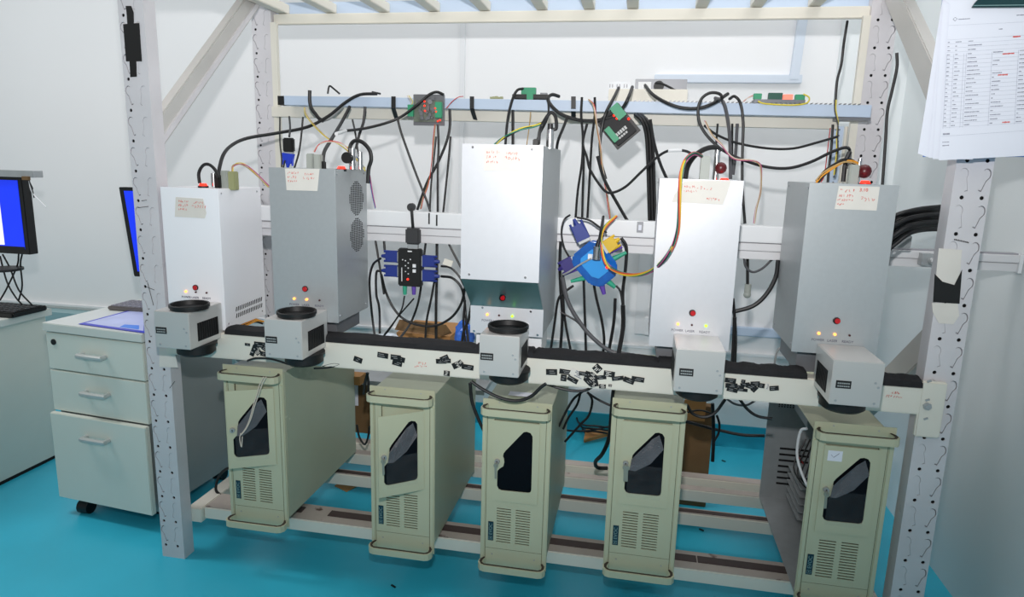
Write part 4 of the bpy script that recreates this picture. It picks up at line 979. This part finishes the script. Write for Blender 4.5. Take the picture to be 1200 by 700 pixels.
cable('thin black cable from purple splitter plug to the beam', [(485, 350), (478, 358), (466, 372), (455, 388), (444, 400)], .0022, y=.19)
cable('black cable running down behind the middle box left edge', [(553, 355), (549, 375), (543, 390), (541, 410)], .0036, y=.1)
cable('thin black cable near blue bag going to beam', [(545, 352), (543, 380), (546, 405)], .0030, y=.14)

cable('black cable hooking from duct board down behind middle box', [(613, 104, .54), (606, 106, .52), (600, 118), (595, 140), (592, 172)], .0040, y=.5)
cable('straight black cable behind middle box top', [(601, 129), (601, 172)], .0045, y=.5)
cable('thin blue and tan wire hanging behind middle box', [(622, 131), (620, 150), (617, 172)], .0016, C_['t'], y=.5)
loom('yellow green and black twisted wires entering middle box top', [(580, 170, .0), (588, 163), (600, 156), (612, 151), (625, 148), (636, 144)], 'ygb', r=.0017, y=.1, spread=.0025)
cable('grey-black hoop of cable above middle box connectors', [(631, 168, .0), (633, 152), (640, 138), (646, 132), (651, 137), (652, 150), (648, 152)], .0042, y=.08)
cable('thin black cable in front of hoop on middle box', [(627, 170), (632, 158), (641, 140), (643, 128), (642, 115)], .0028, y=.2)
cable('thick black swag of cable looping over duct right of centre', [(655, 113, .56), (647, 111, .53), (642, 116, .51), (648, 126), (660, 135), (680, 141), (700, 141), (718, 136), (730, 126), (737, 113), (741, 102, .6)], .0052, y=.49)
cable('black cable passing from duct down behind driver module', [(725, 103, .6), (719, 115, .52), (711, 130), (706, 146), (703, 170), (705, 192), (710, 210)], .0046, y=.47)
cable('black swag of cable hanging on duct below the power strip', [(756, 100, .64), (764, 110, .56), (778, 119, .51), (797, 126), (818, 127), (836, 121), (853, 110, .56)], .0050, y=.5)
cable('thin black cable lying on the metal supply box', [(768, 97), (778, 99), (795, 108), (805, 116)], .0030, y=.69)
cable('black cable falling from foam tape spot behind middle box', [(665, 137), (660, 150), (654, 165), (652, 178)], .0040, y=.4)
cable('black vertical cable on duct front, first right of middle box', [(682, 114), (681, 135), (683, 160), (682, 190), (677, 225), (674, 262)], .0036, y=.48)
cable('black vertical cable crossing behind, second right of middle box', [(683, 165), (684, 190), (683, 225), (682, 262)], .0036, y=.46)
cable('black vertical cable on duct front, third right of middle box', [(697, 114), (697, 135), (694, 160), (692, 190), (688, 262)], .0036, y=.48)
cable('thin black cable from duct leaning right behind tape', [(688, 145), (683, 168), (688, 185), (692, 200), (707, 222), (717, 226), (733, 219), (750, 203), (768, 186), (780, 178), (790, 176), (803, 177), (812, 181)], .0036, y=.36)
cable('white cable sleeve on the arc left of fourth box', [(783, 176.5), (799, 176)], .0046, whitep, name='cable_tag', y=.355)
cable('thick black cable running down to rail beside blue switch', [(700, 183), (708, 210), (722, 236), (737, 262)], .0046, y=.44)
loom('red and tan ribbon wires falling right of middle box', [(690, 117, .52), (696, 125), (700, 150), (704, 175), (706, 198), (711, 225), (715, 256)], 'rtw', y=.45, spread=.002)
for k, (dx, lab) in enumerate(((0, 'leftmost'), (3.6, 'middle'), (7, 'rightmost'))):
    cable('%s cable of the thick trio hanging left of fourth box' % lab, [(744+dx, 134, .52), (752+dx, 142), (757+dx, 158), (759+dx, 190), (760+dx, 225), (761+dx, 262)], .0044, y=.46)
cable('black cable bending from trio down to fourth box corner', [(762, 140), (766, 165), (773, 190), (782, 211)], .0042, y=.38)
cable('thick black hoop of cable entering fourth box top', [(803, 210, .07), (806, 195), (815, 182), (828, 174), (840, 173), (844, 178)], .0058, y=.09)
loom('rainbow ribbon of wires from fourth box down to blue switch', [(822, 183, .06), (813, 180, .02), (804, 187, -.01), (799, 200, -.014), (797, 215, -.014), (796, 240, -.014), (795, 265, -.014), (790, 285, -.02), (780, 302, -.03), (766, 316, .02), (750, 322, .06), (735, 322, .09), (720, 317, .11), (710, 308, .12), (705, 293, .13), (704, 278, .15), (709, 266, .18), (722, 254, .22)], 'groygpb', r=.0014, spread=.0030)
cable('ring of black cable standing on the duct above fourth box', [(838, 118, .55), (846, 116), (843, 110), (832, 109), (822, 116), (818, 130), (821, 147), (832, 163), (850, 178), (875, 189), (900, 196), (925, 197), (950, 190), (975, 178), (992, 173), (996, 179), (994, 196, .1)], .0042, y=.45)
cable('thin black cable sweeping right from fourth box to cable drop', [(825, 147), (840, 158), (865, 168), (900, 174), (930, 174), (958, 167), (982, 160)], .0034, y=.5)
cable('grey flat cable falling from duct over fourth box', [(838, 115, .54), (847, 119), (852, 135), (855, 160), (856, 190), (856, 210)], .0048, C_['e'], y=.5)
cable('black cable hooking over duct and down right of fourth box', [(855, 116, .55), (861, 113), (868, 122), (871, 145), (870, 180), (870, 220), (873, 262)], .0042, y=.5)
cable('short thin black cable behind fourth box, left one', [(841, 145), (839, 172)], .0030, y=.55)
cable('straight black cable behind fourth box, centre one', [(858, 145), (858, 205)], .0032, y=.55)
cable('straight grey cable behind fourth box, right one', [(864, 145), (862, 180), (859, 205)], .0046, C_['e'], y=.54)
loom('tan and pink wires twisting behind fourth box top', [(826, 142), (834, 158), (846, 170), (855, 182), (864, 187), (880, 188), (890, 192), (892, 205), (891, 225), (886, 245), (884, 262)], 'tpw', y=.4, spread=.0018)
loom('short red pale wires from duct to right board', [(871, 119), (876, 115), (884, 112), (890, 112)], 'rw', y=.55, spread=.0012)
cable('black cable below rail ending in grey plug right of fourth box', [(876, 303), (876, 336)], .0040, y=.3)
q = at(876, 341, .3); mb = mk(hood).cyl((q.x, .3, q.z+.018), (q.x, .3, q.z-.006), .0085, n=12); mb.ball((q.x, .3, q.z-.010), .010); mb.build('grey_plug', smooth=True, label='grey plug dangling below the rail right of fourth box', cat='plug')
cable('short brown-black loop below rail right of fourth box', [(872, 303), (874, 313), (882, 319), (893, 315), (905, 304)], .0030, C_['e'], y=.27)
cable('thick black cable swinging from fifth box to fourth box', [(912, 305), (909, 325), (898, 345), (882, 359), (858, 366)], .0056, y=.22)
cable('black cable behind right edge of fourth box, outer', [(861, 372), (860, 400), (858, 432)], .0046, y=.12)
cable('black cable behind right edge of fourth box, inner', [(859, 350), (862, 390), (861, 432)], .0036, y=.14)
cable('long black cable dropping from top shelf at right', [(993, 25, .66), (989, 50), (986, 75), (981, 95), (979, 120)], .0038, y=.62)
cable('black cable drop continuing behind cross beam at right', [(976, 146), (974, 175), (971, 200), (970, 215)], .0036, y=.56)
loom('yellow and black twisted wires hanging at duct right end', [(979, 117), (979, 130), (982, 145), (981, 160), (981, 180), (978, 205)], 'yb', r=.0018, y=.51, spread=.002)
cable('thin dark red wire hanging near the right rear post', [(973, 150), (970, 175), (966, 205), (962, 214)], .0014, C_['r'], y=.55)
cable('long black cable hanging down between right wall and brace', [(1051, 62), (1051, 80), (1045, 108), (1040, 130), (1038, 160), (1036, 190), (1034, 218)], .0042, y=.55)
loom('black and orange wires feeding fifth box top from left', [(958, 213, .08), (966, 203), (978, 194), (990, 188), (1000, 190), (1005, 194)], 'bbtob', r=.0022, y=.09, spread=.0035)
cable('black elbow cable behind fifth box connector', [(996, 178), (991, 190), (988, 213)], .0050, y=.12)
for k in range(13):
    y_ = .06+.022*(k % 4); f0 = k/12
    cable('%s cable of the thick black bundle between fifth box and right post' % ('topmost' if k == 0 else 'lowest' if k == 12 else 'inner'), [(1036, 262+f0*36, y_), (1050, 252+f0*34-2*(k % 2), y_), (1066, 247+f0*27, y_), (1082, 244+f0*26, y_+.02), (1102, 242+f0*27, y_+.04)], .0042+.0008*(k % 3), group='thick cable bundle beside right post')
# lower middle
cable('thick black cable hanging behind blue switch left side', [(657, 283), (656, 310), (657, 340), (659, 372), (656, 420)], .0042, y=.24)
cable('black cable curving left to beam beside middle box', [(672, 335), (661, 343), (654, 352), (650, 378), (644, 420)], .0033, y=.2)
cable('black cable fanning to beam left of cable tie', [(660, 320), (660, 345), (662, 375), (671, 422)], .0034, y=.22)
cable('thick dark cable run slanting to beam below blue switch', [(659, 325), (666, 355), (683, 383), (700, 401), (716, 412), (731, 415), (740, 417), (746, 424)], .0056, C_['e'], y=.17)
cable('thin black cable joining the slanting run from the left', [(657, 366), (668, 372), (676, 377), (684, 386)], .0026, y=.18)
cable('black vertical cable below the blue switch centre', [(684, 328), (685, 360), (686, 390), (687, 425)], .0034, y=.2)
cable('black cable below blue switch bending to the beam', [(695, 328), (699, 350), (705, 375), (708, 400), (705, 425)], .0036, y=.22)
cable('black cable ending in cut tip right of blue switch', [(721, 350), (719, 380), (711, 425)], .0042, y=.23)
cable('thick black cable passing down behind beam to the floor coils', [(730, 358, .15), (730, 385, .15), (724, 420, .12), (720, 450, .10), (717, 480, .10), (714, 512, .15), (706, 532, .2), (698, 541, .3), (700, 548, .35), (712, 549, .36)], .0056)
cable('black cable from yellow plug down to tied run', [(728, 279), (734, 290), (733, 315), (730, 340), (730, 360)], .0042, y=.18)
cable('thin black cable from green plug to tied run', [(722, 335), (727, 342), (730, 360)], .0028, y=.17)
cable('thin black loop around left of blue switch', [(668, 252, .2), (661, 258), (658, 272), (661, 290), (668, 303)], .0026, y=.19)
cable('thin black cable arcing over blue switch top', [(676, 255), (690, 258), (702, 266), (711, 273)], .0026, y=.18)
cable('black cable from rail to metal connector on blue switch', [(707, 254, .22), (705, 266, .16), (702, 283, .14)], .0036)
cable('black cable swag under front beam between second and middle cases', [(552, 447), (565, 456), (585, 466), (605, 470), (622, 465), (634, 454), (640, 450)], .0042, y=-.03)
cable('black cable dropping left of the middle case', [(551, 449), (553, 470), (560, 490), (568, 507)], .0046, y=.07)
cable('thin black cable running under beam toward tangled knot', [(640, 450), (655, 455), (670, 458), (685, 458), (697, 452)], .0036, y=.02)
cable('black cable from knot slanting left behind middle case', [(683, 459), (672, 468), (662, 485), (655, 500)], .0034, y=.2)
cable('black cable from knot slanting right behind fourth case', [(688, 460), (700, 468), (712, 474), (722, 478)], .0034, y=.2)
cable('black cable from knot dropping to floor coil', [(689, 460), (694, 470), (690, 487), (680, 498), (662, 518)], .0036, y=.35)
cable('black cable from knot, steep one near middle case', [(680, 462), (676, 475), (666, 490), (660, 503)], .0034, y=.3)
mk(rubber).tube([atz(655, 503, FZ+.006), atz(668, 505, FZ+.03), atz(690, 505, FZ+.05), atz(716, 500, FZ+.06), atz(735, 502, FZ+.006)], .0042).build('cable', smooth=True, label='black cable lying across floor coil left to right', cat='cable')
t = thing('cable_coil', 'loose black coil of cable on the cardboard scrap behind cases', 'cable coil', atz(700, 500, 0))
for k in range(4):
    pts = []
    for i in range(13):
        a = i*math.pi*2/12*(.8+.07*k); q = atz(700, 495, .0); pts.append(Vector((q.x+(.055+.012*k)*math.cos(a), q.y+(.10+.02*k)*math.sin(a), FZ+.012+.02*k+.01*math.sin(3*a))))
    mk(rubber).tube(pts, .0042).build('turn', parent=t, smooth=True)
loom('tangle of orange and black wires poking out below the leftmost box', [(266, 386, .04), (276, 383, .06), (288, 380, .10), (300, 376, .14), (308, 378, .16)], 'obo', r=.0024, spread=.0035)
cable('thin cable passing under the second lens onto first case', [(290, 423), (300, 420), (318, 421), (335, 426), (345, 429)], .0028, y=-.02)
cable('short black cable loop poking out right of second lens', [(368, 432), (385, 431), (398, 427), (390, 426), (378, 429)], .0022, y=-.01)
cable('black cable loop on floor left of the leftmost case', [(272, 547), (262, 552), (255, 562), (253, 574), (258, 580), (266, 582), (274, 583)], .0042, y=.14)
cable('black cable hanging behind gap of first two cases', [(418, 498), (421, 512), (427, 521), (431, 514), (433, 500)], .0034, y=.40)
cable('black cable dropping behind beam near second case', [(431, 437), (428, 448), (426, 462)], .0042, y=.15)
cable('second black cable dropping behind beam near second case', [(430, 437), (432, 450), (431, 464)], .0036, y=.17)
cable('black swag of cable under the fourth lens', [(805, 475), (812, 485), (825, 489), (838, 484), (850, 468)], .0040, y=.10)
cable('black cable hanging right of fourth case', [(835, 473), (836, 495), (836, 520), (835, 541)], .0050, y=.35)
cable('long black cable running right behind fourth case', [(800, 493, .5), (825, 500), (845, 505), (870, 510), (896, 511)], .0050, y=.55)
cable('thin grey cable arc under beam right of fourth lens', [(852, 468), (862, 474), (875, 475), (886, 469)], .0030, C_['e'], y=.15)
cable('black cable slanting under beam to the open case', [(866, 467), (876, 480), (888, 488), (905, 491)], .0038, y=.12)
cable('short black curl right of brown board behind fourth case', [(840, 487), (843, 497), (842, 508), (837, 517)], .0036, y=.5)
cable('thin black cable across the brown board', [(803, 484), (820, 481), (835, 485)], .0028, y=.45)
cable('pale green cable arch low between fourth and fifth boxes', [(907, 434), (909, 418), (914, 408), (922, 416), (928, 434)], .0026, C_['s'], y=.3)

# ---------------------------------------------------------------- floor clutter
t = thing('cardboard_box', 'torn open cardboard box behind the beam between second and middle markers', 'box', at(497, 400, .62))
a, b_ = at(466, 380, .6), at(526, 384, .6); c, d = at(474, 404, .6), at(522, 409, .6)
zt, zb = a.z, .35
mk(card).hexa([(a.x+.02, .60, zb), (b_.x-.01, .60, zb), (b_.x-.01, .80, zb), (a.x+.02, .80, zb), (a.x-.005, .60, zt-.03), (b_.x+.005, .60, zt-.03), (b_.x+.005, .80, zt-.03), (a.x-.005, .80, zt-.03)]).build('body', parent=t)
mk(card_d).prism([(a.x-.01, .60, zt-.02), (b_.x-.02, .60, zt-.03), (b_.x+.02, .57, zt-.01), (b_.x-.01, .60, zt+.01), (a.x+.0, .62, zt+.012)], (0, -.004, 0)).build('flap', parent=t)
mk(card_d).prism([(b_.x-.04, .595, zt-.03), (b_.x+.01, .595, zb+.02), (b_.x+.03, .575, zb+.03), (b_.x+.025, .575, zt-.05)], (0, -.004, 0)).build('flap', parent=t)
mk(black).box((a.x+b_.x)/2-.015, (a.x+b_.x)/2, .594, .599, zb+.06, zt-.04).build('hand_hole', parent=t)
mk(galv).box(.20, .80, .55, .85, .333, .349).build('shelf_board', label='grey board behind the beam carrying the torn cardboard box', cat='board')
for (px, py, w_, h_, mt, lab, sd) in ((544, 396, 22, 40, bag, 'crumpled bright blue plastic bag behind the beam left of middle marker', 1), (490, 403, 14, 8, bag, 'small blue plastic scrap below the torn cardboard box', 2), (455, 398, 26, 14, bagw, 'crumpled clear plastic bag left of the torn cardboard box', 3)):
    rr = random.Random(sd); q = at(px, py, .50); k_ = (at(px+1, py, .5)-at(px, py, .5)).length
    bm = bmesh.new(); bmesh.ops.create_icosphere(bm, subdivisions=3, radius=1)
    for v in bm.verts: v.co = Vector((v.co.x*w_/2*k_, v.co.y*.03, v.co.z*h_/2*k_))*(1+.28*(rr.random()-.5))
    me = bpy.data.meshes.new('plastic_bag'); bm.to_mesh(me); bm.free(); me.materials.append(mt)
    o = bpy.data.objects.new('plastic_bag', me); COL.objects.link(o); o.location = q; tag(o, lab, 'plastic bag')
q0, q1 = at(405, 432, .64), at(437, 432, .64)
t = thing('carton', 'dark brown carton standing between first and second cases at back', 'carton', (q0.x, .66, .05))
mk(card_d).box(q0.x-.10, q1.x+.01, .64, .85, .114, .34).build('body', parent=t, bevel=.002)
mk(paper).box(.29, .315, .636, .6395, .22, .31).build('grey_label', parent=t)
t = thing('carton', 'tall brown cardboard sheet standing behind the fourth case', 'cardboard', (1.55, .66, FZ))
a, b_ = at(795, 480, .66), at(838, 478, .66)
mk(card_d).box(a.x-.06, b_.x-.002, .66, .70, FZ, b_.z).build('sheet', parent=t, bevel=.002)
mk(card).box(b_.x-.10, b_.x-.03, .655, .66, b_.z-.05, b_.z+.02).build('pale_flap', parent=t)
a, b_, c, d = atz(684, 517, FZ+.02), atz(722, 506, FZ+.02), atz(722, 478, FZ+.02), atz(690, 486, FZ+.02)
mk(card).prism([a, b_, c, d], (0, 0, .006)).build('cardboard_scrap', label='cardboard scrap under the cable coil behind fourth case', cat='cardboard')
mk(card).prism([atz(684, 519, FZ), atz(722, 509, FZ), atz(722, 499, FZ), atz(688, 512, FZ)], (0, 0, .012)).build('cardboard_scrap', label='lower folded cardboard edge on floor beneath the cable coil', cat='cardboard')
mk(card).prism([atz(392, 570, FZ), atz(406, 577, FZ), atz(422, 569, FZ), atz(421, 562, FZ), atz(405, 560, FZ)], (0, 0, .002)).build('paper_scrap', label='small tan paper scrap on floor between first and second cases', cat='paper')
mk(card).box(at(378, 397, .5).x, at(428, 397, .5).x, .45, .50, .365, .395).build('wooden_strip', label='orange-brown strip behind foam between second marker and bag', cat='strip')
for px, py, lab in ((848, 541, 'largest dark debris fleck on floor behind base beams at right'), (461, 688, 'tiny dark fleck on the floor in front of second case'), (660, 563, 'thin dark chip on the floor right of the middle case'), (822, 622, 'small dark chip on the floor right of fourth case')):
    q = atz(px, py, FZ); mk(black).obox(q+Vector((0, 0, .002)), (.007, -.004, 0), (.001, .002, 0), (0, 0, .0015)).build('debris', label=lab, cat='debris')
# pipe / conduit strip by the right rear corner
t = thing('conduit', 'perforated pale strip and conduit standing near the right rear post', 'conduit', (1.78, .60, 1.1))
a, b_ = at(984, 148, .63), at(982, 214, .63)
o = mk(ductm).box(a.x-.012, a.x+.012, .63, .64, .9, a.z).build('perforated_strip', parent=t)
mb = mk(alud)
for k in range(14): mb.cyl((a.x, .6295, a.z-.01-k*.017), (a.x, .629, a.z-.01-k*.017), .003, n=8)
mb.build('strip_holes', parent=o)
mk(cream).cyl((a.x+.022, .64, .9), (a.x+.022, .64, a.z), .005, n=10).build('yellow_conduit', parent=t, smooth=True)
